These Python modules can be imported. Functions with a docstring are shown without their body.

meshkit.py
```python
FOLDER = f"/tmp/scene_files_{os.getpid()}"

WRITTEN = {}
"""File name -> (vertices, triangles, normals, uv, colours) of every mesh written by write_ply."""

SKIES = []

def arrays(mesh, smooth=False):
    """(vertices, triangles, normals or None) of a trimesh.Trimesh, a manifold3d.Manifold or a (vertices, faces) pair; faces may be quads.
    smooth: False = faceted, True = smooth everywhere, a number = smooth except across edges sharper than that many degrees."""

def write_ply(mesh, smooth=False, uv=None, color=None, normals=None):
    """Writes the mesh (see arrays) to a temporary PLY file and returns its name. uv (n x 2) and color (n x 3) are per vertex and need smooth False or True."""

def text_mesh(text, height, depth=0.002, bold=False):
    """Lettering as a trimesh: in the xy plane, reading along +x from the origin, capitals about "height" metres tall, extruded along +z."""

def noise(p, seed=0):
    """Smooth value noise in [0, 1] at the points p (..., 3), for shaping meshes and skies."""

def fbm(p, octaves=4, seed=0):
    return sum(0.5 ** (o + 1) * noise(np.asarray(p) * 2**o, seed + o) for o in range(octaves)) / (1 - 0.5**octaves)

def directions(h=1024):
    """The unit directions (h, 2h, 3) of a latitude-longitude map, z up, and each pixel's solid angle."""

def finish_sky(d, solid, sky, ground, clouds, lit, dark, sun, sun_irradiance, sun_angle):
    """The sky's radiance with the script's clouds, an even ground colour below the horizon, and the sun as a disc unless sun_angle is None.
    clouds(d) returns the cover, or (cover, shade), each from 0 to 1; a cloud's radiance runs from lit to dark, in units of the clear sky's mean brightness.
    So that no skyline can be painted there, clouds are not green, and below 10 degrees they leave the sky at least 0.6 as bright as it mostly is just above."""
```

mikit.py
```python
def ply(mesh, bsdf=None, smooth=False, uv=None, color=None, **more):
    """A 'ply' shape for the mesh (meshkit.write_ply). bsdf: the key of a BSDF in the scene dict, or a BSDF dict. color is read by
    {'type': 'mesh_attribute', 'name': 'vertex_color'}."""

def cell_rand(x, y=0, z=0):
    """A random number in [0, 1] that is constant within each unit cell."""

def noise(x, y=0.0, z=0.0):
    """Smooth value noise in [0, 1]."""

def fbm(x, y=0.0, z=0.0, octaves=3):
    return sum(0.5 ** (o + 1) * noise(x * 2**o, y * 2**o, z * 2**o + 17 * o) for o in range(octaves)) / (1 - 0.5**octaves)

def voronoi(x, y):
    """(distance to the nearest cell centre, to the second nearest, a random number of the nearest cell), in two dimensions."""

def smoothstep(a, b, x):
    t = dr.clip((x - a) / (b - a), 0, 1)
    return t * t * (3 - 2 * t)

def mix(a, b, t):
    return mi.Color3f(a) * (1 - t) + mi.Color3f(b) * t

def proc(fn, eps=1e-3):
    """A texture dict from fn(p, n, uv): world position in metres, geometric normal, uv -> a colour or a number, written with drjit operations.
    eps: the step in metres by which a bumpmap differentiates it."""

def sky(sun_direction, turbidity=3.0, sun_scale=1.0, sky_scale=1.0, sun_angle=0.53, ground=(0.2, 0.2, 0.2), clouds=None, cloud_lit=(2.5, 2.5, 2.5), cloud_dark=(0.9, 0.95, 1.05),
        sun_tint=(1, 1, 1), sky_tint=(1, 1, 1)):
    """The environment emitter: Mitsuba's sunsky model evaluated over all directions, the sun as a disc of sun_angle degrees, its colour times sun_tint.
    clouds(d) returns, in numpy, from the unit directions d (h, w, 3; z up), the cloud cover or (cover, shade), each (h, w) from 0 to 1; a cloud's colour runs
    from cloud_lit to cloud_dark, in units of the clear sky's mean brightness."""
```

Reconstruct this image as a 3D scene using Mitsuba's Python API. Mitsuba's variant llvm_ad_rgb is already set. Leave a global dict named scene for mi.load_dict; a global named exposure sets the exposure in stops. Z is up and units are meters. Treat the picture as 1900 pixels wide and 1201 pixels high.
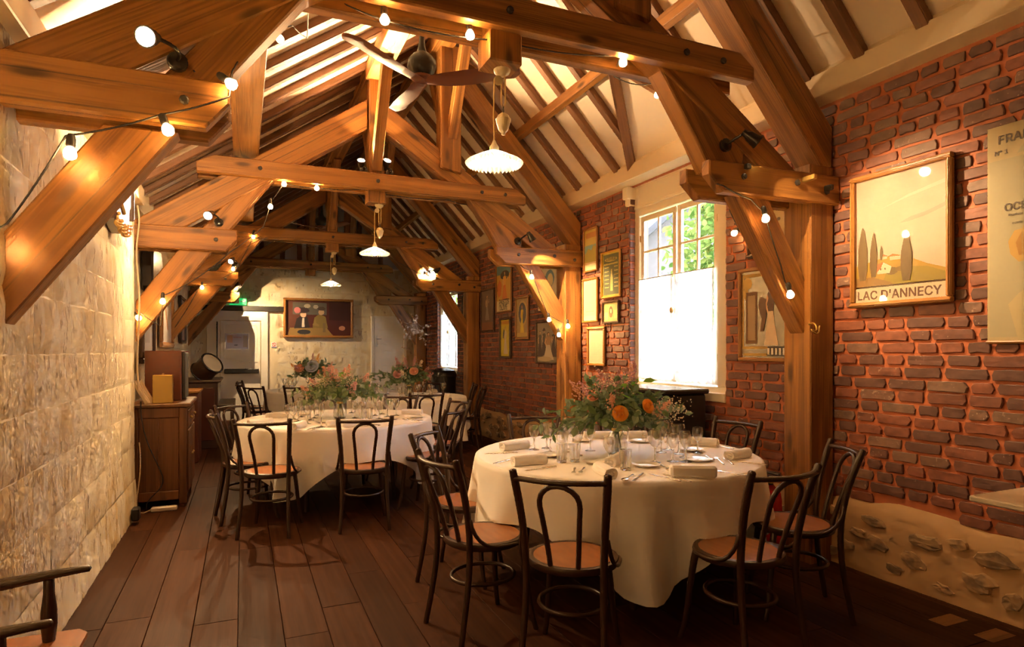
import math, random
import numpy as np
import trimesh, shapely
from shapely.geometry import Polygon, Point, LineString
import drjit as dr
import mitsuba as mi
import mikit, meshkit
from mikit import noise, fbm, voronoi, smoothstep, mix, cell_rand

# ------------------------------------------------------------------ camera, sky, exposure
scene, labels = {}, {}
T = mi.ScalarTransform4f
YAW = math.atan2(500.0, 1150.0)
FWD = (math.sin(YAW), math.cos(YAW), 0.0)
EYE = (0.0, 0.0, 1.39)
scene['camera'] = {'type': 'perspective', 'fov': 2 * math.degrees(math.atan(950 / 1150)), 'fov_axis': 'x',
                   'principal_point_offset_y': -49.5 / 1201, 'near_clip': 0.05, 'far_clip': 200.0,
                   'to_world': T().look_at(origin=EYE, target=[EYE[i] + FWD[i] for i in range(3)], up=[0, 0, 1])}
exposure = 2.2
scene['sky'] = mikit.sky((-0.55, 0.25, 0.75), turbidity=4.0, sun_scale=0.15, sky_scale=38.0, ground=(0.25, 0.25, 0.22), sky_tint=(0.92, 0.98, 1.08),
                         clouds=lambda d: 0.55 + 0.35 * meshkit.fbm(d * 3.0, seed=3), cloud_lit=(1.5, 1.58, 1.72), cloud_dark=(0.88, 0.95, 1.06))
WARM = np.array([1.0, 0.55, 0.18])      # carbon-filament festoon bulbs
LAMPC = np.array([1.0, 0.66, 0.33])     # pendants and spots
BULB = 55.0
PENDANT = 75.0
PENDC = np.array([1.0, 0.74, 0.42])
SPOT = 15.0

rng = np.random.default_rng(7)
random.seed(7)


# ------------------------------------------------------------------ bookkeeping
taken = set()


def numbered(name):
    if name not in taken:
        taken.add(name)
        return name
    i = 1
    while f'{name}_{i:03d}' in taken:
        i += 1
    taken.add(f'{name}_{i:03d}')
    return f'{name}_{i:03d}'


def note(key, label=None, cat=None, group=None, kind=None):
    d = labels.setdefault(key, {})
    for k, v in (('label', label), ('category', cat), ('group', group), ('kind', kind)):
        if v:
            d[k] = v


def thing(name, label, cat, group=None):
    k = numbered(name)
    note(k, label, cat, group)
    return k


def put(name, shape, parent=None, label=None, cat=None, group=None, kind=None, M=None):
    """One entry of the scene: shape is a mikit.ply dict (shared dicts are fine)."""
    k = numbered(name if parent is None else parent + '__' + name)
    scene[k] = shape if M is None else {**shape, 'to_world': M}
    if label or cat or group or kind:
        note(k, label, cat, group, kind)
    return k


def part(name, mesh, mat, parent=None, smooth=False, uv=None, color=None, **kw):
    return put(name, mikit.ply(mesh, mat, smooth=smooth, uv=uv, color=color), parent, **kw)


# ------------------------------------------------------------------ materials
def two(b):
    return {'type': 'twosided', 'bsdf': b}


def rgb(c):
    return {'type': 'rgb', 'value': [float(x) for x in c]}


def prin(c, rough=0.5, **kw):
    return two({'type': 'principled', 'base_color': c if isinstance(c, dict) else rgb(c), 'roughness': rough, **kw})


def tone(c, k):
    return mi.Color3f(*[float(x) for x in c]) * k


def wood_fn(light, mid, dark):
    def fn(p, n, uv):
        u, v = uv.x, uv.y
        wv = v + 0.012 * noise(u * 1.7, v * 3.0)
        band = noise(u * 0.7, wv * 26.0)
        fine = noise(u * 5.0, wv * 190.0)
        blot = fbm(u * 1.3, v * 2.2, 5.0)
        t = 0.55 * band + 0.3 * fine + 0.35 * blot
        c = mix(light, mid, smoothstep(0.38, 0.85, t))
        d1, _, r = voronoi(u * 1.25, v * 4.2)
        knot = (1 - smoothstep(0.03, 0.13, d1)) * smoothstep(0.3, 0.4, r)
        crack = (1 - smoothstep(0.0, 0.04, dr.abs(noise(u * 0.5, v * 11.0, 3.0) - 0.5))) * smoothstep(0.45, 0.65, noise(u * 0.8, v * 2.0, 9.0))
        return mix(c, dark, dr.clip(0.85 * knot + 0.7 * crack, 0, 1))
    return fn


def wood_bump(p, n, uv):
    wv = uv.y + 0.012 * noise(uv.x * 1.7, uv.y * 3.0)
    return 0.6 * noise(uv.x * 4.0, wv * 170.0) + 0.4 * noise(uv.x * 1.1, wv * 40.0)


def wood(light, mid, dark, rough=0.5, bump=0.0012):
    return two({'type': 'bumpmap', 'arbitrary': mikit.proc(wood_bump), 'scale': bump,
                'bsdf': {'type': 'principled', 'base_color': mikit.proc(wood_fn(light, mid, dark)), 'roughness': rough, 'specular': 0.4}})


scene['timber'] = wood((0.33, 0.143, 0.033), (0.165, 0.060, 0.014), (0.045, 0.017, 0.007), 0.5)
scene['timber_small'] = wood((0.17, 0.072, 0.030), (0.105, 0.043, 0.018), (0.04, 0.017, 0.008), 0.55)
scene['cabinet_wood'] = wood((0.13, 0.050, 0.018), (0.08, 0.029, 0.011), (0.06, 0.025, 0.012), 0.42)
scene['drum_skin'] = prin((0.42, 0.38, 0.30), 0.6)
scene['mahogany'] = prin((0.075, 0.019, 0.010), 0.35)
scene['frame_wood'] = prin((0.27, 0.115, 0.028), 0.35)
scene['frame_dark'] = prin((0.05, 0.022, 0.012), 0.35)
scene['gold'] = prin((0.55, 0.33, 0.09), 0.35, metallic=0.55)
scene['chair_wood'] = prin((0.028, 0.011, 0.0055), 0.34, specular=0.35, clearcoat=0.15, clearcoat_gloss=0.85)


def seat_fn(p, n, uv):
    return mix((0.26, 0.088, 0.024), (0.17, 0.052, 0.014), noise(p.x * 9, p.y * 9, p.z * 9) * 0.6 + 0.4 * noise(p.x * 60, p.y * 12))


scene['seat_wood'] = prin(mikit.proc(seat_fn), 0.33, clearcoat=0.4, clearcoat_gloss=0.8)


def plank_fn(p, n, uv):
    s = uv.x * 91.7
    g = noise(p.y * 1.6 + s, p.x * 55.0 + s)
    f = noise(p.y * 9.0 + s, p.x * 260.0)
    b = fbm(p.x * 2.5, p.y * 1.6, 2.0)
    c = mix((0.048, 0.0165, 0.0062), (0.024, 0.0082, 0.0033), 0.55 * g + 0.25 * f + 0.35 * b - 0.05)
    return c * (0.72 + 0.5 * uv.y)


def plank_bump(p, n, uv):
    return 0.6 * noise(p.y * 3.0 + uv.x * 91.7, p.x * 90.0) + 0.4 * fbm(p.x * 12, p.y * 5)


def plank_rough(p, n, uv):
    return 0.52 + 0.22 * fbm(p.x * 3.0, p.y * 2.0, 7.0)


scene['plank_wood'] = two({'type': 'principled', 'base_color': mikit.proc(plank_fn), 'roughness': mikit.proc(plank_rough), 'specular': 0.06})
scene['floor_gap'] = prin((0.02, 0.011, 0.007), 0.8)


def brick_fn(p, n, uv):
    a, b = uv.x, uv.y
    c = mix((0.095, 0.043, 0.035), (0.185, 0.060, 0.035), smoothstep(0.3, 0.95, a))
    c = mix(c, (0.16, 0.095, 0.07), smoothstep(0.72, 0.9, b) * 0.8)
    m = fbm(p.x * 30 + 7 * a, p.y * 30, p.z * 30)
    fleck = smoothstep(0.70, 0.80, fbm(p.y * 75, p.z * 75, 11 * a)) * smoothstep(0.35, 0.7, b)
    return mix(c * (0.62 + 0.75 * m), (0.42, 0.31, 0.23), fleck * 0.55)


def mortar_fn(p, n, uv):
    m = fbm(p.y * 14, p.z * 14, p.x * 14)
    big = fbm(p.y * 1.4, p.z * 1.4, 4.0)
    return mix((0.43, 0.125, 0.045), (0.34, 0.096, 0.039), m * 0.7 + big * 0.3)


scene['brick_clay'] = prin(mikit.proc(brick_fn), 0.6, specular=0.45)
scene['mortar'] = two({'type': 'bumpmap', 'arbitrary': mikit.proc(lambda p, n, uv: fbm(p.y * 60, p.z * 60, p.x * 60)), 'scale': 0.006,
                       'bsdf': {'type': 'principled', 'base_color': mikit.proc(mortar_fn), 'roughness': 0.62}})


def lime_fn(p, n, uv):
    s = uv.x
    q = p.x + p.y
    blot = fbm(q * 3.2 + 2 * s, p.z * 3.0, s * 5)
    big = fbm(q * 0.9, p.z * 0.9, 8.0)
    c = mix((0.74, 0.64, 0.45), (0.55, 0.39, 0.18), smoothstep(0.50, 0.70, 0.6 * blot + 0.4 * big) * 0.85)
    c = mix(c, (0.80, 0.74, 0.62), smoothstep(0.48, 0.62, fbm(q * 13.0, p.z * 6.0, 3.0)) * 0.4)
    pit = smoothstep(0.62, 0.71, fbm(q * 38, p.z * 19.0, 21.0)) * smoothstep(0.42, 0.58, fbm(q * 5.0, p.z * 4.0, 13.0))
    c = mix(c, (0.30, 0.19, 0.09), pit * 0.6)
    return c * (0.93 + 0.1 * s)


def lime_bump(p, n, uv):
    q = p.x + p.y
    return fbm(q * 24, p.z * 13, 2.0) + 0.45 * fbm(q * 80, p.z * 55, 2.0)


scene['limestone'] = two({'type': 'bumpmap', 'arbitrary': mikit.proc(lime_bump), 'scale': 0.045,
                          'bsdf': {'type': 'principled', 'base_color': mikit.proc(lime_fn), 'roughness': 0.8, 'specular': 0.25}})
scene['lime_mortar'] = prin(mikit.proc(lambda p, n, uv: mix((0.60, 0.50, 0.33), (0.70, 0.60, 0.43), fbm((p.x + p.y) * 8, p.z * 8))), 0.85)


def rubble_fn(p, n, uv):
    m = fbm(p.y * 18, p.z * 26, uv.x * 9)
    return mix((0.36, 0.23, 0.115), (0.15, 0.095, 0.055), smoothstep(0.35, 0.75, m)) * (0.7 + 0.6 * uv.y)


scene['rubble_stone'] = prin(mikit.proc(rubble_fn), 0.75)
scene['rubble_mortar'] = two({'type': 'bumpmap', 'arbitrary': mikit.proc(lambda p, n, uv: fbm(p.y * 30, p.z * 30)), 'scale': 0.01,
                              'bsdf': {'type': 'principled', 'base_color': mikit.proc(lambda p, n, uv: mix((0.50, 0.31, 0.15), (0.36, 0.22, 0.11), fbm(p.y * 6, p.z * 9))), 'roughness': 0.75}})
scene['plaster'] = prin(mikit.proc(lambda p, n, uv: mix((0.78, 0.68, 0.55), (0.72, 0.61, 0.48), fbm(p.x * 2, p.y * 2, p.z * 2))), 0.85)
scene['cream_paint'] = prin((0.72, 0.60, 0.42), 0.5)
scene['gable_plaster'] = prin((0.62, 0.58, 0.60), 0.85)
scene['window_paint'] = prin((0.80, 0.72, 0.56), 0.4)
scene['door_paint'] = prin((0.72, 0.68, 0.62), 0.45)
scene['pane_glass'] = {'type': 'thindielectric', 'int_ior': 1.5}
scene['solid_glass'] = {'type': 'roughdielectric', 'int_ior': 1.5, 'alpha': 0.04}
scene['bowl_glass'] = {'type': 'blendbsdf', 'weight': 0.10, 'a': {'type': 'thindielectric', 'int_ior': 1.7}, 'b': {'type': 'roughconductor', 'material': 'Ag', 'alpha': 0.10}}
scene['lace'] = {'type': 'principledthin', 'base_color': mikit.proc(lambda p, n, uv: mix((0.93, 0.93, 0.93), (0.62, 0.63, 0.67), smoothstep(0.56, 0.68, noise(p.y * 34, p.z * 34)) * smoothstep(0.45, 0.6, noise(p.y * 7, p.z * 9, 4)))),
                 'roughness': 0.7, 'diff_trans': 0.5}
scene['table_linen'] = prin((0.80, 0.78, 0.75), 0.75, sheen=0.2)
scene['china'] = prin((0.80, 0.77, 0.72), 0.15)
scene['silver'] = two({'type': 'roughconductor', 'material': 'Ag', 'alpha': 0.12})
scene['iron'] = prin((0.035, 0.03, 0.028), 0.45, metallic=0.5)
scene['black_paint'] = prin((0.012, 0.011, 0.011), 0.4)
scene['black_gloss'] = prin((0.01, 0.008, 0.008), 0.15)
scene['cable_rubber'] = prin((0.012, 0.010, 0.010), 0.5)
scene['white_cable'] = prin((0.62, 0.5, 0.33), 0.5)
scene['brass'] = prin((0.40, 0.25, 0.07), 0.35, metallic=0.8)
scene['cream_enamel'] = prin((0.72, 0.60, 0.36), 0.25)
scene['opal'] = {'type': 'principledthin', 'base_color': rgb((0.92, 0.88, 0.78)), 'roughness': 0.3, 'diff_trans': 1.1}
scene['cord'] = prin((0.62, 0.44, 0.17), 0.6)
scene['steel'] = prin((0.55, 0.55, 0.55), 0.3, metallic=1.0)
scene['marble'] = prin(mikit.proc(lambda p, n, uv: mix((0.72, 0.64, 0.50), (0.58, 0.49, 0.36), fbm(p.x * 6, p.y * 6, 3))), 0.2)
scene['red_paint'] = prin((0.45, 0.012, 0.012), 0.25)
scene['fan_wood'] = prin((0.13, 0.040, 0.018), 0.45, specular=0.3)
scene['print'] = two({'type': 'principled', 'base_color': {'type': 'mesh_attribute', 'name': 'vertex_color'}, 'roughness': 0.6, 'specular': 0.3})
scene['print_glazed'] = two({'type': 'principled', 'base_color': {'type': 'mesh_attribute', 'name': 'vertex_color'}, 'roughness': 0.5, 'specular': 0.3, 'clearcoat': 1.0, 'clearcoat_gloss': 0.98})
scene['tarnished_mirror'] = two({'type': 'roughconductor', 'material': 'Ag', 'alpha': 0.05, 'specular_reflectance': rgb((0.72, 0.66, 0.56))})
scene['leaf_green'] = {'type': 'principledthin', 'base_color': mikit.proc(lambda p, n, uv: mix((0.10, 0.16, 0.055), (0.24, 0.30, 0.20), uv.x)), 'roughness': 0.45, 'diff_trans': 0.5}
scene['leaf_bright'] = {'type': 'principledthin', 'base_color': rgb((0.16, 0.30, 0.04)), 'roughness': 0.5, 'diff_trans': 0.7}
scene['petal_pink'] = prin((0.56, 0.30, 0.29), 0.7)
scene['petal_coral'] = prin((0.66, 0.36, 0.24), 0.7)
scene['petal_orange'] = prin((0.82, 0.42, 0.07), 0.6)
scene['petal_white'] = prin((0.74, 0.64, 0.48), 0.7)
scene['petal_blue'] = prin((0.42, 0.46, 0.55), 0.7)
scene['dried_petal'] = prin((0.50, 0.36, 0.25), 0.8)
scene['stem_green'] = prin((0.12, 0.17, 0.05), 0.6)


def emit(c, k, w=0.6):
    return {'type': 'area', 'radiance': rgb(np.asarray(c) * k), 'sampling_weight': w}


# ------------------------------------------------------------------ mesh helpers
def cat(ms):
    return trimesh.util.concatenate(ms)


def box(x0, y0, z0, x1, y1, z1):
    m = trimesh.creation.box([abs(x1 - x0), abs(y1 - y0), abs(z1 - z0)])
    m.apply_translation([(x0 + x1) / 2, (y0 + y1) / 2, (z0 + z1) / 2])
    return m


def rbox(x0, y0, z0, x1, y1, z1, b=0.004):
    """A box with chamfered edges (hull of 24 points)."""
    P = []
    for i, (a0, a1) in enumerate(((x0, x1), (y0, y1), (z0, z1))):
        lo = [x0 + b, y0 + b, z0 + b]
        hi = [x1 - b, y1 - b, z1 - b]
        for s in np.ndindex(2, 2, 2):
            q = [hi[k] if s[k] else lo[k] for k in range(3)]
            q[i] = a1 if s[i] else a0
            P.append(q)
    return trimesh.convex.convex_hull(np.array(P))


def slab(poly, y0, y1, b=0.006, axis='y', along=None, seed=0.0):
    """A polygon in the xz plane (axis y) or the yz plane (axis x) with thickness y0..y1 and bevelled edges; returns (mesh, uv) with u along the grain."""
    g = Polygon(poly)
    g = shapely.geometry.polygon.orient(g)
    pts = np.array(g.exterior.coords)[:-1]
    n = len(pts)
    inner = []
    for i in range(n):                    # mitred inset
        a, c, d = pts[i - 1], pts[i], pts[(i + 1) % n]
        e1, e2 = (c - a) / np.linalg.norm(c - a), (d - c) / np.linalg.norm(d - c)
        n1, n2 = np.array([-e1[1], e1[0]]), np.array([-e2[1], e2[0]])
        m = n1 + n2
        m = m / max(m @ m, 0.3) * 2
        inner.append(c + b * np.clip(m, -2.5, 2.5))
    inner = np.array(inner)
    lay = [(inner, y0), (pts, y0 + b), (pts, y1 - b), (inner, y1)]
    V = np.vstack([np.column_stack([p[:, 0], np.full(n, y), p[:, 1]]) for p, y in lay])
    F = []
    for k in range(3):
        for i in range(n):
            j = (i + 1) % n
            a, bb, c, d = k * n + i, k * n + j, (k + 1) * n + j, (k + 1) * n + i
            F += [[a, bb, c], [a, c, d]]
    _, tri = trimesh.creation.triangulate_polygon(Polygon(inner), engine='earcut')
    tv, _ = trimesh.creation.triangulate_polygon(Polygon(inner), engine='earcut')
    idx = [int(np.argmin(np.hypot(*(inner - q).T))) for q in tv]
    for t in tri:
        t = [idx[q] for q in t]
        A = np.cross(inner[t[1]] - inner[t[0]], inner[t[2]] - inner[t[0]])
        t = t if A > 0 else t[::-1]
        F.append([t[0], t[1], t[2]])                         # front at y0, facing -y
        F.append([3 * n + t[2], 3 * n + t[1], 3 * n + t[0]])
    if along is None:
        c = pts - pts.mean(0)
        along = np.linalg.svd(c)[2][0]
    al = np.asarray(along, float) / np.linalg.norm(along)
    u = V[:, 0] * al[0] + V[:, 2] * al[1] + seed * 3.71
    v = -V[:, 0] * al[1] + V[:, 2] * al[0] + V[:, 1] + seed * 1.37
    if axis == 'x':
        V = np.column_stack([V[:, 1], V[:, 0], V[:, 2]])
        F = [f[::-1] for f in F]
    m = trimesh.Trimesh(V, F, process=False)
    return m, np.column_stack([u, v])


def join_uv(items):
    V, F, U, o = [], [], [], 0
    for m, uv in items:
        V.append(m.vertices)
        F.append(m.faces + o)
        U.append(uv)
        o += len(m.vertices)
    return trimesh.Trimesh(np.vstack(V), np.vstack(F), process=False), np.vstack(U)


def bar(p0, p1, w, h, b=0.005, up=(0, 0, 1), seed=0.0):
    """A straight timber from p0 to p1, w across, h along up; (mesh, uv)."""
    p0, p1, up = np.array(p0, float), np.array(p1, float), np.array(up, float)
    d = p1 - p0
    L = np.linalg.norm(d)
    d /= L
    s = np.cross(d, up)
    s /= np.linalg.norm(s)
    t = np.cross(s, d)
    prof = np.array([[-w / 2 + b, -h / 2], [w / 2 - b, -h / 2], [w / 2, -h / 2 + b], [w / 2, h / 2 - b], [w / 2 - b, h / 2], [-w / 2 + b, h / 2], [-w / 2, h / 2 - b], [-w / 2, -h / 2 + b]])
    per = np.concatenate([[0], np.cumsum(np.hypot(*np.diff(np.vstack([prof, prof[:1]]), axis=0).T))])
    V, U = [], []
    for k, l in ((0, 0.0), (1, L)):
        for i in range(9):
            q = prof[i % 8]
            V.append(p0 + d * l + s * q[0] + t * q[1])
            U.append([l + seed * 3.71, per[i] + seed * 1.37])
    F = []
    for i in range(8):
        F += [[i, 9 + i, 10 + i], [i, 10 + i, i + 1]]
    for base, flip in ((0, False), (9, True)):
        o = len(V)
        for i in range(8):
            q = prof[i]
            V.append(V[base + i])
            U.append([q[0] * 0.2 + seed, q[1] * 0.2])
        for i in range(1, 7):
            F.append([o, o + i + 1, o + i] if flip else [o, o + i, o + i + 1])
    F = [f[::-1] for f in F]
    return trimesh.Trimesh(np.array(V), np.array(F), process=False), np.array(U)


def tube(points, radii, sides=8, cap=True, flat=1.0):
    """A swept round bar; flat scales the second cross axis."""
    p = np.asarray(points, float)
    n = len(p)
    r = np.broadcast_to(np.asarray(radii, float), (n,))
    t = np.gradient(p, axis=0)
    t /= np.linalg.norm(t, axis=1, keepdims=True) + 1e-12
    a = np.cross(t[0], [0, 0, 1.0] if abs(t[0][2]) < 0.9 else [1.0, 0, 0])
    a /= np.linalg.norm(a)
    A, B = [], []
    for i in range(n):
        a = a - t[i] * (a @ t[i])
        a /= np.linalg.norm(a) + 1e-12
        A.append(a)
        B.append(np.cross(t[i], a))
    A, B = np.array(A), np.array(B)
    ang = np.arange(sides) * 2 * np.pi / sides
    V = p[:, None] + r[:, None, None] * (np.cos(ang)[None, :, None] * A[:, None] + flat * np.sin(ang)[None, :, None] * B[:, None])
    V = V.reshape(-1, 3)
    F = []
    for i in range(n - 1):
        for j in range(sides):
            k = (j + 1) % sides
            a0, b0, c0, d0 = i * sides + j, i * sides + k, (i + 1) * sides + k, (i + 1) * sides + j
            F += [[a0, b0, c0], [a0, c0, d0]]
    if cap:
        V = np.vstack([V, p[0] - t[0] * r[0] * 0.5, p[-1] + t[-1] * r[-1] * 0.5])
        for j in range(sides):
            k = (j + 1) % sides
            F.append([len(V) - 2, k, j])
            F.append([len(V) - 1, (n - 1) * sides + j, (n - 1) * sides + k])
    return trimesh.Trimesh(V, F, process=False)


def smooth_path(P, n=16):
    from scipy.interpolate import CubicSpline
    P = np.asarray(P, float)
    s = np.concatenate([[0], np.cumsum(np.linalg.norm(np.diff(P, axis=0), axis=1))])
    return CubicSpline(s, P)(np.linspace(0, s[-1], n))


def lathe(profile, sides=24, closed=False):
    """Surface of revolution about z of [(r, z), ...] (bottom to top on the outside)."""
    P = np.asarray(profile, float)
    ang = np.arange(sides) * 2 * np.pi / sides
    V, ring = [], []
    for r, z in P:
        if r < 1e-6:
            ring.append([len(V)] * sides)
            V.append([0, 0, z])
        else:
            ring.append(list(range(len(V), len(V) + sides)))
            V += [[r * math.cos(a), r * math.sin(a), z] for a in ang]
    F = []
    for i in range(len(P) - 1):
        for j in range(sides):
            k = (j + 1) % sides
            a, b, c, d = ring[i][j], ring[i][k], ring[i + 1][k], ring[i + 1][j]
            if a != b:
                F.append([a, b, c])
            if c != d:
                F.append([a, c, d])
    return trimesh.Trimesh(np.array(V), np.array(F), process=False)


def ball(r, c=(0, 0, 0), sub=1, s=(1, 1, 1)):
    m = trimesh.creation.icosphere(subdivisions=sub, radius=r)
    m.vertices *= s
    m.apply_translation(c)
    return m


def moved(m, x=0, y=0, z=0, rz=0.0):
    m = m.copy()
    if rz:
        m.apply_transform(trimesh.transformations.rotation_matrix(rz, [0, 0, 1]))
    m.apply_translation([x, y, z])
    return m


def place(x, y, z=0.0, deg=0.0):
    return T().translate([float(x), float(y), float(z)]).rotate([0, 0, 1], float(deg))
# ------------------------------------------------------------------ measures of the place
XR, XL, XLF, YB, YF = 3.6, -0.84, -0.92, 13.5, -8.0     # right wall, near and far left wall, back wall, wall behind the viewer
RIDGE_X, RIDGE_Z = 1.925, 4.84


def roof_l(x):
    return RIDGE_Z - 0.70 * (RIDGE_X - x)


def roof_r(x):
    return RIDGE_Z - 1.045 * (x - RIDGE_X)


WIN1 = (3.93, 5.29, 0.98, 3.04)
WIN2 = (10.80, 12.06, 0.96, 2.62)

# ------------------------------------------------------------------ floor
FL = part('floor', box(-1.5, YF, -0.12, 3.8, YB + 0.2, -0.019), 'floor_gap', kind='structure')


def plank_mesh(x0, x1, y0, y1, r):
    b, z = 0.0022, rng.uniform(-0.0012, 0.0008)
    o = np.array([[x0, y0], [x1, y0], [x1, y1], [x0, y1]])
    i = np.array([[x0 + b, y0 + b], [x1 - b, y0 + b], [x1 - b, y1 - b], [x0 + b, y1 - b]])
    V = np.vstack([np.column_stack([o, np.full(4, -0.02)]), np.column_stack([o, np.full(4, z - 0.003)]), np.column_stack([i, np.full(4, z)])])
    F = []
    for k in (0, 4):
        for j in range(4):
            q = (j + 1) % 4
            F += [[k + j, k + q, k + 4 + q], [k + j, k + 4 + q, k + 4 + j]]
    F += [[8, 9, 10], [8, 10, 11]]
    return trimesh.Trimesh(V, F, process=False), np.tile([r, rng.uniform(0, 1)], (12, 1))


rest = []
W = 0.207
for i in range(25):
    x0 = -1.47 + i * W
    y = YF + rng.uniform(0, 1.6)
    y0 = YF
    while y0 < YB:
        y1 = min(y, YB + 0.1)
        if y1 - y0 > 0.05:
            m, uv = plank_mesh(x0 + 0.0012, min(x0 + W, 3.62) - 0.0012, y0 + 0.001, y1 - 0.001, rng.uniform())
            if y1 > 1.4:
                part('plank', m, 'plank_wood', FL, uv=uv)
            else:
                rest.append((m, uv))
        y0, y = y1, y1 + rng.uniform(1.3, 2.3)
m, uv = join_uv(rest)
part('plank_field', m, 'plank_wood', FL, uv=uv, kind='stuff')
# two small inlaid patches of paler wood near the plinth
for k, (x, y) in enumerate(((3.33, 2.03), (3.36, 1.83))):
    m = rbox(x - 0.09, y - 0.045, -0.01, x + 0.09, y + 0.045, 0.0025, 0.001)
    part('inlay', m, 'cabinet_wood', FL, uv=np.column_stack([m.vertices[:, 0], m.vertices[:, 1]]))

# ------------------------------------------------------------------ right wall: mortar bed, bricks, plinth
def wall_plate(a0, a1, z0, z1, holes, thick):
    g = Polygon([(a0, z0), (a1, z0), (a1, z1), (a0, z1)], [[(h[0], h[2]), (h[1], h[2]), (h[1], h[3]), (h[0], h[3])] for h in holes])
    m = trimesh.creation.extrude_polygon(g, thick, engine='earcut')
    return m                                   # in (a, z, t)


m = wall_plate(YF, YB + 0.2, -0.1, 3.25, [WIN1, WIN2], 0.22)
v = m.vertices.copy()
m = trimesh.Trimesh(np.column_stack([XR + 0.009 + v[:, 2], v[:, 0], v[:, 1]]), m.faces)
WR = part('wall_right', m, 'mortar', kind='structure')


def plinth_top(y):
    return 0.425 + 0.07 * (float(meshkit.noise(np.array([y * 1.7, 2.0, 1.0]), 5)) - 0.5) + 0.05 * (float(meshkit.noise(np.array([y * 6.0, 1.0, 1.0]), 6)) - 0.5)


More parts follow.
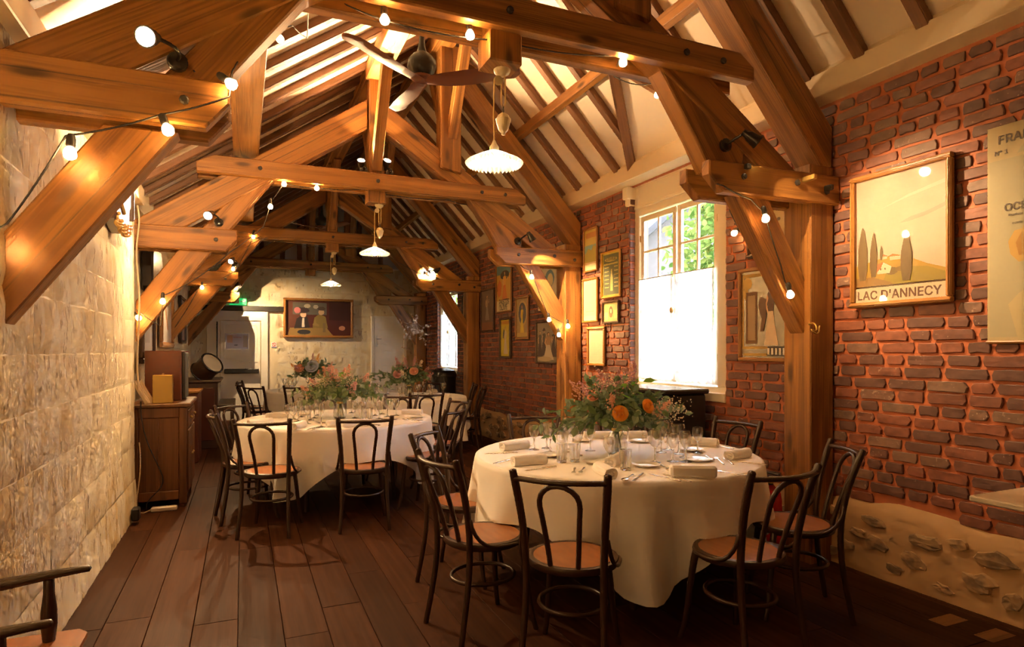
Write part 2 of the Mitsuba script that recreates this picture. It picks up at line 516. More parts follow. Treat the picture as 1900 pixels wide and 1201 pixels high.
def brick_mesh(y0, y1, z0, z1):
    """A worn brick: eight-point outline, rounded back at the joints."""
    w, h = y1 - y0, z1 - z0
    c = rng.uniform(0.004, 0.014, 4)
    O = np.array([[y0 + c[0], z0], [y0 + w * rng.uniform(0.35, 0.65), z0], [y1 - c[1], z0], [y1, z0 + h * 0.5], [y1 - c[2], z1], [y0 + w * rng.uniform(0.35, 0.65), z1], [y0 + c[3], z1], [y0, z0 + h * 0.5]])
    O += rng.uniform(-0.0032, 0.0032, (8, 2))
    f = XR - 0.003 + rng.uniform(-0.004, 0.003)
    m = O.mean(0)
    I = O + (m - O) / np.linalg.norm(m - O, axis=1, keepdims=True) * rng.uniform(0.002, 0.006, (8, 1))
    V = np.vstack([np.column_stack([np.full(8, XR + 0.014), O]), np.column_stack([np.full(8, f + 0.0035), O]), np.column_stack([f + rng.uniform(-0.0015, 0.002, 8), I]), [[f, m[0], m[1]]]])
    F = []
    for k in (0, 8):
        for q in range(8):
            r = (q + 1) % 8
            F += [[k + q, k + 8 + r, k + r], [k + q, k + 8 + q, k + 8 + r]]
    for q in range(8):
        F.append([16 + q, 24, 16 + (q + 1) % 8])
    return trimesh.Trimesh(V, F, process=False), np.tile(rng.uniform(0, 1, 2), (25, 1))


bricks = []
for c in range(37):
    z0 = 0.365 + c * 0.0722
    z1 = z0 + 0.0555
    if z1 > 3.05:
        break
    y = -0.6 - rng.uniform(0, 0.2)
    while y < YB - 0.02:
        L = rng.choice([0.215, 0.215, 0.105, 0.16, 0.12]) + rng.uniform(-0.012, 0.012)
        a, b = y, min(y + L, YB - 0.01)
        y += L + rng.uniform(0.014, 0.022)
        segs = [(a, b)]
        for w in (WIN1, WIN2):
            if z1 > w[2] - 0.01 and z0 < w[3]:
                segs = [s for p, q in segs for s in ((p, min(q, w[0] - 0.006)), (max(p, w[1] + 0.006), q)) if s[1] - s[0] > 0.035] if not (segs and (segs[0][1] < w[0] or segs[0][0] > w[1])) else segs
        for p, q in segs:
            if z0 > plinth_top((p + q) / 2) - 0.01:
                bricks.append((p, q, z0, z1))
bricks.sort(key=lambda s: (s[0] < 1.72, s[0]))
rest = []
for k, s in enumerate(bricks):
    m, uv = brick_mesh(*s)
    if k < 300:
        part('brick', m, 'brick_clay', WR, uv=uv)
    else:
        rest.append((m, uv))
m, uv = join_uv(rest)
part('brickwork', m, 'brick_clay', WR, uv=uv, kind='stuff')
# bricks of the far window reveals
rest = []
for w in (WIN1, WIN2):
    z = w[2] + 0.01
    while z < w[3] - 0.06:
        m = rbox(XR + 0.004, w[1] - 0.008, z, XR + 0.07 + rng.uniform(-0.006, 0.006), w[1] + 0.02, z + 0.056, 0.004)
        rest.append((m, np.tile(rng.uniform(0, 1, 2), (len(m.vertices), 1))))
        z += 0.0722
m, uv = join_uv(rest)
part('reveal_brickwork', m, 'brick_clay', WR, uv=uv, kind='stuff')

# rubble plinth
ys, zs = np.arange(-0.6, YB + 0.05, 0.07), np.linspace(0.0, 1.0, 9)
V = []
for y in ys:
    top = plinth_top(y)
    for s in zs:
        z = s * top
        d = 0.022 + 0.022 * meshkit.fbm(np.array([y * 4, z * 7, 3.0]), 3, 2) + 0.03 * (1 - s) * meshkit.noise(np.array([y * 1.2, 0.0, 0.0]), 4)
        V.append([XR + 0.012 - d * (1 if s < 1 else 0.25), y, z])
n = len(zs)
F = []
for i in range(len(ys) - 1):
    for j in range(n - 1):
        a, b, c, d = i * n + j, (i + 1) * n + j, (i + 1) * n + j + 1, i * n + j + 1
        F += [[a, c, b], [a, d, c]]
PL = part('plinth', trimesh.Trimesh(np.array(V), F, process=False), 'rubble_mortar', WR, smooth=True)


def lump(cy, cz, ry, rz, x, out, k=11):
    ang = np.linspace(0, 2 * np.pi, k, endpoint=False) + rng.uniform(0, 1)
    rr = rng.uniform(0.62, 1.12, k)
    V = [[x + 0.012, cy + ry * r * math.cos(a), cz + rz * r * math.sin(a)] for a, r in zip(ang, rr)]
    V += [[x - out * rng.uniform(0.3, 0.8), cy + 0.9 * ry * r * math.cos(a), cz + 0.9 * rz * r * math.sin(a)] for a, r in zip(ang, rr)]
    V += [[x - out * rng.uniform(0.4, 1.3), cy + 0.6 * ry * r * math.cos(a), cz + 0.6 * rz * r * math.sin(a)] for a, r in zip(ang, rr)]
    V.append([x - out, cy, cz])
    F = []
    for q in range(2):
        for i in range(k):
            j = (i + 1) % k
            F += [[q * k + i, (q + 1) * k + j, q * k + j], [q * k + i, (q + 1) * k + i, (q + 1) * k + j]]
    for i in range(k):
        F.append([2 * k + i, 3 * k, 2 * k + (i + 1) % k])
    return trimesh.Trimesh(np.array(V), F, process=False)


spots = [(1.93, 0.30, 0.10, 0.05), (2.02, 0.16, 0.09, 0.05), (2.30, 0.29, 0.10, 0.045), (2.12, 0.335, 0.06, 0.03), (2.36, 0.17, 0.09, 0.05), (2.62, 0.33, 0.09, 0.035),
         (2.72, 0.24, 0.06, 0.03), (2.60, 0.21, 0.10, 0.055), (2.48, 0.09, 0.07, 0.03), (2.20, 0.07, 0.06, 0.03), (1.86, 0.12, 0.05, 0.05), (2.80, 0.14, 0.05, 0.03)]
y = 2.95
while y < YB - 0.3:
    for lev in (0.09, 0.23, 0.34):
        spots.append((y + rng.uniform(-0.08, 0.08), lev + rng.uniform(-0.03, 0.03), rng.uniform(0.06, 0.13), rng.uniform(0.03, 0.055)))
    y += rng.uniform(0.22, 0.34)
for s in spots[:90]:
    m = lump(s[0], s[1], s[2] * 1.1, s[3] * 1.15, XR - 0.042, 0.007)
    part('stone', m, 'rubble_stone', PL, uv=np.tile(rng.uniform(0, 1, 2), (len(m.vertices), 1)))

# ------------------------------------------------------------------ limestone walls
def stone_face(a0, a1, z0, z1, to, nu, nv, edge=0.012):
    """A worn block: grid over the face, rounded back at the joints; to(a, z, d) places it, d being the depth out of the wall."""
    u, v = np.linspace(0, 1, nu), np.linspace(0, 1, nv)
    wob = rng.uniform(-0.002, 0.003)
    V = []
    for i, s in enumerate(u):
        for j, t in enumerate(v):
            a, z = a0 + (a1 - a0) * s, z0 + (z1 - z0) * t
            rim = i in (0, nu - 1) or j in (0, nv - 1)
            d = wob + 0.013 * (meshkit.fbm(np.array([a * 6, z * 6, 1.0]), 3, 8) - 0.5) + 0.005 * (meshkit.noise(np.array([a * 22, z * 14, 5.0]), 9) - 0.5)
            if rim:
                a += rng.uniform(-0.006, 0.006)
                z += rng.uniform(-0.005, 0.005)
                d = -0.005
            V.append(to(a, z, d))
    F = []
    for i in range(nu - 1):
        for j in range(nv - 1):
            p, q, r, s = i * nv + j, (i + 1) * nv + j, (i + 1) * nv + j + 1, i * nv + j + 1
            F += [[p, q, r], [p, r, s]]
    return trimesh.Trimesh(np.array(V), F, process=False)


def stone_wall(key, a0, a1, z0, z1, to, course, length, skip=(), step=0.07):
    z = z0
    while z < z1 - 0.03:
        h = min(course * rng.uniform(0.85, 1.15), z1 - z)
        if z1 - z - h < 0.08:
            h = z1 - z
        a = a0 - rng.uniform(0, length * 0.6)
        while a < a1:
            L = length * rng.uniform(0.6, 1.4)
            p, q = max(a, a0), min(a + L, a1)
            a += L
            for s in skip:
                if z + h > s[2] + 0.02 and z < s[3] - 0.02 and q > s[0] and p < s[1]:
                    if p < s[0]:
                        q = s[0]
                    else:
                        p = max(p, s[1])
            if q - p < 0.05 or any(p >= s[0] - 0.01 and q <= s[1] + 0.01 and z + h > s[2] + 0.02 and z < s[3] - 0.02 for s in skip):
                continue
            g = 0.0024
            m = stone_face(p + g, q - g, z + g, z + h - g, to, max(4, int((q - p) / step) + 2), max(4, int(h / step) + 2))
            part('stone', m, 'limestone', key, smooth=True, uv=np.tile([rng.uniform(), 0.0], (len(m.vertices), 1)))
        z += h


WLN = part('wall_left', cat([box(-1.5, 2.85, -0.1, XL - 0.006, 6.12, 2.9), box(-1.7, YF, -0.1, -1.35, 2.85, 2.6)]), 'lime_mortar', kind='structure')
stone_wall(WLN, 2.85, 6.12, 0.0, 2.66, lambda a, z, d: [XL + d + 0.028 * math.exp(-z * 5.0), a, z], 0.27, 0.52, step=0.075)
WLF = part('wall_left_far', box(-1.5, 6.12, -0.1, XLF - 0.004, YB + 0.2, 3.0), 'lime_mortar', kind='structure')
stone_wall(WLF, 6.12, YB, 0.0, 2.75, lambda a, z, d: [XLF + d, a, z], 0.30, 0.75, step=0.16)
DOORL, DOORR = (-0.66, 0.50, 0.0, 2.17), (2.55, 3.30, 0.0, 2.12)
WBK = part('wall_back', cat([box(-1.5, YB + 0.004, -0.1, 3.8, YB + 0.3, 3.16)]), 'lime_mortar', kind='structure')
stone_wall(WBK, XLF, XR, 0.0, 3.16, lambda a, z, d: [a, YB - d, z], 0.26, 0.50, skip=((DOORL[0] - 0.02, DOORL[1] + 0.1, 0, 2.17), (DOORR[0], DOORR[1], 0, 2.12)), step=0.13)
# plastered gable above the stones, with studs
g = Polygon([(-1.5, 3.16), (3.8, 3.16), (3.8, 3.3), (RIDGE_X, RIDGE_Z + 0.1), (-1.5, 2.5)]).buffer(0)
g = Polygon([(-1.5, 3.16), (3.8, 3.16), (RIDGE_X, RIDGE_Z + 0.15), (-1.2, 3.17)]).buffer(0)
m = trimesh.creation.extrude_polygon(g, 0.1, engine='earcut')
v = m.vertices
GB = part('wall_gable', trimesh.Trimesh(np.column_stack([v[:, 0], YB + 0.12 - v[:, 2], v[:, 1]]), m.faces[:, ::-1]), 'gable_plaster', kind='structure')
for i, x in enumerate((0.35, 0.75, 1.08, 1.5, 1.8, 2.3, 2.75)):
    m, uv = bar((x, YB - 0.01, 3.16), (x, YB - 0.01, min(roof_l(x), roof_r(x))), 0.09, 0.09, seed=i, up=(0, 1, 0))
    part('stud', m, 'timber_small', GB, uv=uv)
part('wall_rear', box(-1.7, YF - 0.2, -0.1, 3.8, YF, 5.0), 'plaster', kind='structure')

# ------------------------------------------------------------------ roof: plaster, rafters, purlins
x0, x1 = -1.7, 3.75
prof_l = [(x0, roof_l(x0)), (RIDGE_X, RIDGE_Z), (RIDGE_X, RIDGE_Z + 0.12), (x0, roof_l(x0) + 0.12)]
prof_r = [(RIDGE_X, RIDGE_Z), (x1, roof_r(x1)), (x1, roof_r(x1) + 0.12), (RIDGE_X, RIDGE_Z + 0.12)]
CE = part('ceiling', cat([slab(prof_l, YF - 0.1, YB + 0.3, 0.001)[0], slab(prof_r, YF - 0.1, YB + 0.3, 0.001)[0]]), 'plaster', kind='structure')
RD, RW = 0.060, 0.075
APEX = (2.87, 4.45)


def rafter(side, y, xa, xb, seed):
    f = roof_l if side < 0 else roof_r
    d = 0.5 * RD / math.cos(math.atan(0.70 if side < 0 else 1.045))
    m, uv = bar((xa, y, f(xa) - d + 0.004), (xb, y, f(xb) - d + 0.004), RW, RD, b=0.006, up=(0, 0, 1), seed=seed)
    part('rafter', m, 'timber_small', CE, uv=uv)


k = 0
y = 0.93 - 0.383
while y < YB - 0.1:
    if not any(abs(y - t - 0.14) < 0.1 for t in ()):
        rafter(-1, y + rng.uniform(-0.015, 0.015), -0.98, RIDGE_X - 0.05, k)
    k += 1
    y += 0.383
y = 5.299 - 0.383 * 13
while y < YB - 0.1:
    xe = 3.52
    if 4.45 <= y < 5.06:
        xe = APEX[0] + (3.50 - APEX[0]) * (y - APEX[1]) / (5.09 - APEX[1]) - 0.02
    elif 3.86 < y < 4.45:
        xe = APEX[0] + (3.50 - APEX[0]) * (APEX[1] - y) / (APEX[1] - 3.84) - 0.02
    rafter(1, y, RIDGE_X + 0.05, xe, k)
    k += 1
    y += 0.383
for q in ((3.50, 5.09), (3.50, 3.84)):
    m, uv = bar((APEX[0] - 0.02, APEX[1], roof_r(APEX[0] - 0.02) - 0.045), (q[0], q[1], roof_r(q[0]) - 0.045), 0.085, 0.085, seed=k)
    part('valley_rafter', m, 'timber_small', CE, uv=uv)
    k += 1
for nm, x, z, w, h in (('purlin', 2.84, 3.80, 0.075, 0.10), ('purlin', 1.23, 4.19, 0.19, 0.15), ('purlin', 0.03, 3.32, 0.22, 0.20), ('ridge_beam', 1.94, 4.66, 0.20, 0.18)):
    m, uv = bar((x, YF, z), (x, YB + 0.05, z), w, h, seed=k)
    part(nm, m, 'timber', CE, uv=uv)
    k += 1

# cornices
part('trim_1', cat([rbox(3.44, YF, 3.045, 3.64, YB, 3.195, 0.006), rbox(3.47, YF, 3.19, 3.66, YB, 3.245, 0.004)]), 'cream_paint', kind='structure')
part('trim_2', cat([rbox(-1.2, 2.2, 2.635, -0.775, 6.16, 2.775, 0.006)]), 'cream_paint', kind='structure')
part('trim_3', cat([rbox(-1.2, 6.16, 2.66, -0.845, YB, 2.90, 0.006)]), 'cream_paint', kind='structure')
part('trim_4', cat([rbox(-1.4, YF, 2.45, -1.15, 2.2, 2.62, 0.006)]), 'cream_paint', kind='structure')

# ------------------------------------------------------------------ windows
def window(n, w, sashes, rows, top, ysplit):
    y0, y1, z0, z1 = w
    xf0, xf1 = XR + 0.062, XR + 0.15
    K = part(f'window_{n}', cat([rbox(xf0, y0, z0, xf1 + 0.05, y1, z0 + 0.10, 0.004), rbox(xf0, y0, z0 + 0.1, xf1, y0 + 0.165, z1, 0.004), rbox(xf0, y1 - 0.075, z0 + 0.1, xf1, y1, z1, 0.004),
                                 rbox(xf0, y0 + 0.165, top, xf1, y1 - 0.075, z1, 0.004)]), 'window_paint', kind='structure')
    part('sill', rbox(XR - 0.012, y0, z0 - 0.02, xf1, y1, z0 + 0.055, 0.006), 'window_paint', K)
    part('moulding', rbox(xf0 - 0.02, y0 + 0.02, top + 0.07, xf0 + 0.01, y1 - 0.02, top + 0.10, 0.004), 'window_paint', K)
    for s, (a, b) in enumerate(sashes):
        za, zb = z0 + 0.115, top - 0.012
        xs0, xs1 = xf0 + 0.016, xf0 + 0.052
        st = 0.052
        S = part('sash', cat([rbox(xs0, a, za, xs1, a + st, zb, 0.003), rbox(xs0, b - st, za, xs1, b, zb, 0.003), rbox(xs0, a + st, za, xs1, b - st, za + st, 0.003), rbox(xs0, a + st, zb - st, xs1, b - st, zb, 0.003)]), 'window_paint', K)
        ya, yb_, zlo, zhi = a + st, b - st, za + st, zb - st
        bars = [rbox(xs0 + 0.006, (ya + yb_) / 2 - 0.011, zlo, xs1 - 0.006, (ya + yb_) / 2 + 0.011, zhi, 0.002)]
        for r in range(1, rows):
            z = zlo + (zhi - zlo) * r / rows
            bars.append(rbox(xs0 + 0.007, ya, z - 0.011, xs1 - 0.007, yb_, z + 0.011, 0.002))
        part('glazing_bars', cat(bars), 'window_paint', S)
        for r in range(rows):
            for c in range(2):
                p0, p1 = ya + (yb_ - ya) * c / 2, ya + (yb_ - ya) * (c + 1) / 2
                q0, q1 = zlo + (zhi - zlo) * r / rows, zlo + (zhi - zlo) * (r + 1) / rows
                xx = (xs0 + xs1) / 2
                g = trimesh.Trimesh([[xx, p0, q0], [xx, p1, q0], [xx, p1, q1], [xx, p0, q1]], [[0, 2, 1], [0, 3, 2]], process=False)
                part('pane', g, 'pane_glass', S)
        for z in (za + 0.2, zb - 0.25):
            part('hinge', tube([(xs0 - 0.004, (a if s == 0 else b), z), (xs0 - 0.004, (a if s == 0 else b), z + 0.06)], 0.007, 6), 'brass', S)
    part('espagnolette', cat([tube([(xf0 + 0.004, ysplit, z0 + 0.13), (xf0 + 0.004, ysplit, top - 0.02)], 0.008, 6)] + [rbox(xf0 - 0.008, ysplit - 0.013, z, xf0 + 0.014, ysplit + 0.013, z + 0.05, 0.003) for z in (z0 + 0.14, z0 + 0.75, z0 + 1.2, top - 0.08)]), 'window_paint', K)
    part('latch', moved(ball(0.022, sub=2, s=(0.8, 0.8, 1.3)), xf0 - 0.022, ysplit + 0.03, z0 + 0.78), 'brass', K)
    return K


WK = window(1, WIN1, ((4.10, 4.635), (4.65, 5.205)), 5, 2.74, 4.642)
part('bracket', cat([rbox(XR - 0.045, 5.27, 2.92, XR + 0.10, 5.36, 3.045, 0.01), rbox(XR - 0.02, 5.285, 2.85, XR + 0.08, 5.345, 2.93, 0.008)]), 'window_paint', WK)
window(2, WIN2, ((10.975, 11.46), (11.475, 11.98)), 5, 2.50, 11.467)


def curtain(y0, y1, z0, z1, x, label, grp=None):
    n = 61
    ys = np.linspace(y0, y1, n)
    ph = rng.uniform(0, 6)
    V, F = [], []
    zz = np.linspace(0, 1, 8)
    for i, y in enumerate(ys):
        t = (y - y0) / (y1 - y0)
        hem = 0.018 * abs(math.sin(t * math.pi * 6)) + 0.006 * math.sin(t * 31)
        for s in zz:
            z = z1 - (z1 - z0 + hem) * s
            V.append([x + (0.004 + 0.012 * s) * math.sin(ph + t * 34 + 2 * math.sin(t * 5)), y, z])
    m = len(zz)
    for i in range(n - 1):
        for j in range(m - 1):
            a, b, c, d = i * m + j, (i + 1) * m + j, (i + 1) * m + j + 1, i * m + j + 1
            F += [[a, b, c], [a, c, d]]
    k = thing('lace_curtain', label, 'curtain', grp)
    part('fabric', trimesh.Trimesh(np.array(V), F, process=False), 'lace', k, smooth=True)
    part('rod', tube([(x, y0 - 0.01, z1 + 0.002), (x, y1 + 0.01, z1 + 0.002)], 0.004, 6), 'brass', k)


curtain(4.665, 5.19, 1.13, 2.09, XR + 0.045, 'white lace half curtain on the far left sash of the big window', None)
curtain(4.115, 4.62, 1.12, 2.09, XR + 0.045, 'white lace half curtain on the right sash of the big window', None)
curtain(11.49, 11.97, 1.1, 2.10, XR + 0.045, 'white lace half curtain on the left sash of the small far window', None)
curtain(10.98, 11.45, 1.1, 2.10, XR + 0.045, 'white lace half curtain on the right sash of the small far window', None)

# ------------------------------------------------------------------ doors of the back wall
y = YB - 0.03
D1 = part('door_1', rbox(-0.40, y + 0.0, 0.0, 0.33, y + 0.06, 1.97, 0.004), 'door_paint', kind='structure')
part('frame', cat([rbox(-0.64, y - 0.02, 0, -0.41, y + 0.07, 2.06, 0.004), rbox(0.34, y - 0.02, 0, 0.47, y + 0.07, 2.06, 0.004), rbox(-0.64, y - 0.02, 1.98, 0.47, y + 0.07, 2.17, 0.004)]), 'door_paint', D1)
part('panel_moulding', cat([rbox(-0.33, y - 0.012, 1.15, 0.26, y, 1.17, 0.003), rbox(-0.33, y - 0.012, 1.88, 0.26, y, 1.90, 0.003), rbox(-0.34, y - 0.012, 1.15, -0.32, y, 1.90, 0.003), rbox(0.25, y - 0.012, 1.15, 0.27, y, 1.90, 0.003)]), 'door_paint', D1)
part('panic_bar', cat([rbox(-0.33, y - 0.09, 0.93, 0.30, y - 0.03, 1.02, 0.012), rbox(-0.33, y - 0.05, 0.94, -0.27, y, 1.01, 0.004), rbox(0.24, y - 0.05, 0.94, 0.30, y, 1.01, 0.004)]), 'black_paint', D1)
part('door_closer_rod', rbox(-0.47, y - 0.05, 1.1, -0.445, y - 0.02, 1.95, 0.004), 'black_paint', D1)
D2 = part('door_2', rbox(2.60, y, 0.0, 3.26, y + 0.06, 2.08, 0.004), 'door_paint', kind='structure')
part('frame', cat([rbox(2.545, y - 0.015, 0, 2.60, y + 0.07, 2.13, 0.004), rbox(3.26, y - 0.015, 0, 3.31, y + 0.07, 2.13, 0.004), rbox(2.545, y - 0.015, 2.08, 3.31, y + 0.07, 2.13, 0.004)]), 'door_paint', D2)
for z in np.linspace(0.1, 2.0, 13):
    part('board_groove', rbox(2.62, y - 0.004, z, 3.24, y + 0.001, z + 0.13, 0.002), 'door_paint', D2)
hk = part('handle_plate', rbox(2.64, y - 0.012, 1.46, 2.675, y - 0.003, 1.70, 0.003), 'steel', D2)
part('lever', tube([(2.657, y - 0.01, 1.63), (2.657, y - 0.05, 1.63), (2.75, y - 0.055, 1.63)], 0.008, 6), 'steel', D2)
part('trim_5', rbox(-0.86, YB - 0.07, 2.175, 0.77, YB + 0.02, 2.275, 0.005), 'black_paint', kind='structure')
# ------------------------------------------------------------------ roof trusses: pairs of planks that clasp struts, braces and posts
def truss(yc, seed, label, near=False, behind=False):
    k = thing('roof_truss', label, 'roof truss', 'timber roof trusses')
    s = [seed * 10.0]

    def add(nm, poly, y0, y1, b=0.008, along=None):
        s[0] += 1
        m, uv = slab(poly, yc + y0, yc + y1, b, along=along, seed=s[0])
        return part(nm, m, 'timber', k, uv=uv)

    FR, RR, MD = (0.0, 0.075), (0.205, 0.28), (0.068, 0.212)
    dz = 0.03 if near else 0.0
    H = 1
    for r in (FR, RR):
        add('collar_beam', [(-0.38, 2.995 + dz), (2.87, 2.995 + dz * 1.2), (2.87, 3.085 + dz), (2.76, 3.16 + dz), (-0.24, 3.16 + dz), (-0.38, 3.085 + dz)], *r, along=(1, 0))
        xl = -1.3 if near or behind else (-0.9 if yc > 6.0 else -1.0)
        add('hammer_beam', [(xl, 2.29 + dz), (-0.14, 2.29 + dz), (-0.05, 2.40 + dz), (-0.05, 2.49 + dz), (xl, 2.49 + dz)], *r, along=(1, 0))
        add('hammer_beam', [(2.52, 2.515), (2.52, 2.43), (2.625, 2.335), (3.605, 2.345), (3.605, 2.535)], *r, along=(1, 0))
    add('strut', [(3.36, 2.5), (3.03, 2.5), (1.33, 3.60), (1.33, 3.90)], *MD)
    add('strut', [(-0.87, 2.48), (-0.50, 2.48), (1.15, 3.61), (1.15, 3.91), (-0.87, 2.53)], *MD)
    add('brace', [(2.585, 2.48), (2.48, 2.66), (2.22, 3.03), (2.42, 3.03), (2.44, 2.90), (2.86, 2.62), (2.84, 2.48)], 0.075, 0.205, along=(-0.57, 0.82))
    add('brace', [(-0.36, 2.47), (-0.13, 2.47), (0.29, 3.03), (0.08, 3.03)], 0.075, 0.205, along=(0.6, 0.8))
    add('lower_brace', [(2.80, 2.36), (3.06, 2.36), (3.385, 1.86), (3.385, 1.49), (3.35, 1.53)], 0.08, 0.2, along=(0.57, -0.82))
    xw = -0.86 if yc < 7 else -0.93
    add('lower_brace', [(-0.52, 2.31), (-0.25, 2.31), (xw, 1.46), (xw, 1.82)], 0.08, 0.2, along=(-0.57, -0.82))
    add('post', [(3.375, -0.01), (3.585, -0.01), (3.585, 2.60), (3.375, 2.60)], 0.03, 0.25, along=(0, 1))
    add('king_post', [(1.15, 2.875), (1.335, 2.875), (1.335, 3.02), (1.315, 3.05), (1.315, 4.15), (1.165, 4.15), (1.165, 3.05), (1.15, 3.02)], 0.055, 0.225, along=(0, 1))
    add('ridge_post', [(1.90, 3.30), (2.125, 3.26), (2.125, 4.60), (1.90, 4.60)], 0.02, 0.2, along=(0, 1))
    add('principal_rafter', [(3.58, 2.50), (3.59, 2.86), (2.06, 4.50), (2.06, 4.20)], 0.04, 0.24)
    add('ridge_cheek', [(1.93, 4.57), (2.3, 4.42), (2.1, 4.60)], 0.05, 0.2)
    for x, z0, z1, w in ((1.235, 3.22, 4.12, 0.10), (2.03, 3.62, 4.58, 0.10)):
        for sg in (-1, 1):
            s[0] += 1
            ya = yc + 0.14 + sg * 0.06
            m, uv = bar((x, ya, z0), (x, ya + sg * 0.56, z1), w, 0.11, up=(0, 1, 0), seed=s[0])
            part('longitudinal_brace', m, 'timber', k, uv=uv)
    s[0] += 1
    # bolts through the clasped joints
    for x, z in ((-0.22, 2.39 + dz), (1.24, 3.08 + dz), (2.62, 3.08 + dz), (2.78, 2.44), (3.22, 2.45), (3.48, 2.42), (0.15, 3.08 + dz), (2.35, 3.08 + dz)):
        b = lathe([(0, 0), (0.019, 0), (0.019, 0.012), (0.012, 0.018), (0, 0.018)], 8)
        b.apply_transform(trimesh.transformations.rotation_matrix(math.pi / 2, [1, 0, 0]))
        part('bolt', moved(b, x, yc + 0.001, z), 'iron', k)
    if near:   # the long wooden pegs of the nearest right joint
        for x, z, l in ((2.80, 2.50, 0.03), (3.28, 2.475, 0.09), (3.475, 2.44, 0.05)):
            part('bolt', moved(rbox(-0.016, -l, -0.016, 0.016, 0.01, 0.016, 0.004), x, yc, z), 'brass' if l > 0.08 else 'iron', k)
    return k


truss(2.88, 1, 'nearest oak roof truss crossing the top of the photo above the front table', near=True)
truss(6.21, 2, 'second oak roof truss from the viewer, above the second table')
truss(9.55, 3, 'third oak roof truss from the viewer, above the two rear tables')
truss(12.80, 4, 'farthest oak roof truss, just in front of the pale back wall')
truss(-0.45, 5, 'oak roof truss overhead behind the viewpoint', behind=True)


# ------------------------------------------------------------------ pendant lamps on rise-and-fall pulleys
def pendant(x, y, label, zs=2.385, rose=2.87, cwz=2.585):
    k = thing('pendant_lamp', label, 'lamp', 'pendant lamps along the roof line')
    # fluted opal shade
    n, prof = 200, [(0.012, 0.052), (0.035, 0.05), (0.07, 0.035), (0.105, 0.015), (0.135, -0.004), (0.148, -0.018)]
    V, F = [], []
    for r, z in prof:
        for j in range(n):
            a = 2 * math.pi * j / n
            f = (r / 0.148) ** 3
            rr = r * (1 + 0.045 * f * math.cos(40 * a))
            V.append([rr * math.cos(a), rr * math.sin(a), z + 0.009 * f * math.cos(40 * a)])
    for i in range(len(prof) - 1):
        for j in range(n):
            q = (j + 1) % n
            a, b, c, d = i * n + j, i * n + q, (i + 1) * n + q, (i + 1) * n + j
            F += [[a, d, c], [a, c, b]]
    S = part('lamp_shade', moved(trimesh.Trimesh(np.array(V), F, process=False), x, y, zs), 'opal', k, smooth=True)
    part('lamp_holder', moved(lathe([(0.0, 0.03), (0.018, 0.03), (0.026, 0.05), (0.024, 0.075), (0.012, 0.095), (0.006, 0.11), (0, 0.11)], 16), x, y, zs), 'cream_enamel', k, smooth=40)
    put('bulb', {**mikit.ply(moved(ball(0.03, sub=1, s=(1, 1, 1.15)), x, y, zs + 0.004), 'cream_enamel'), 'emitter': emit(PENDC, PENDANT, 4.0)}, k)
    xr, xp = x + 0.045, x + 0.015
    part('ceiling_rose', moved(lathe([(0, -0.03), (0.022, -0.028), (0.04, -0.015), (0.046, 0.004), (0, 0.004)], 16), xr, y, rose), 'cream_enamel', k, smooth=40)
    pulley = lathe([(0.0, -0.008), (0.024, -0.008), (0.018, 0), (0.024, 0.008), (0, 0.008)], 14)
    pulley.apply_transform(trimesh.transformations.rotation_matrix(math.pi / 2, [1, 0, 0]))
    part('pulley', moved(pulley, xp + 0.008, y, rose - 0.055), 'cream_enamel', k)
    part('cord', tube([(x, y, zs + 0.1), (x - 0.003, y, (zs + rose) / 2), (x, y, rose - 0.06)], 0.004, 6), 'cord', k, smooth=True)
    part('cord', tube([(x + 0.04, y, rose - 0.05), (x + 0.042, y, cwz + 0.11), (x + 0.052, y, cwz + 0.085), (x + 0.064, y, cwz + 0.11), (x + 0.062, y, rose - 0.02)], 0.004, 6), 'cord', k, smooth=True)
    cw = part('counterweight', moved(lathe([(0, -0.055), (0.01, -0.055), (0.012, -0.045), (0.026, -0.03), (0.036, 0.005), (0.040, 0.022), (0.042, 0.028), (0.036, 0.032), (0.030, 0.048), (0.014, 0.06), (0, 0.062)], 18), x + 0.052, y, cwz), 'cream_enamel', k, smooth=35)
    part('hook', tube([(x + 0.052, y, cwz + 0.06), (x + 0.052, y, cwz + 0.095)], 0.005, 6), 'iron', cw)
    part('guide_arm', tube([(x, y, zs + 0.155), (x + 0.052, y, zs + 0.15)], 0.0035, 6), 'brass', k)
    return k


pendant(1.215, 3.03, 'cream rise-and-fall pendant lamp with fluted opal shade nearest the viewer, beneath the nearest truss')
pendant(1.235, 6.35, 'cream rise-and-fall pendant lamp with fluted opal shade hanging from the second truss')
pendant(1.225, 9.69, 'small cream pendant lamp hanging in front of the dark framed painting')


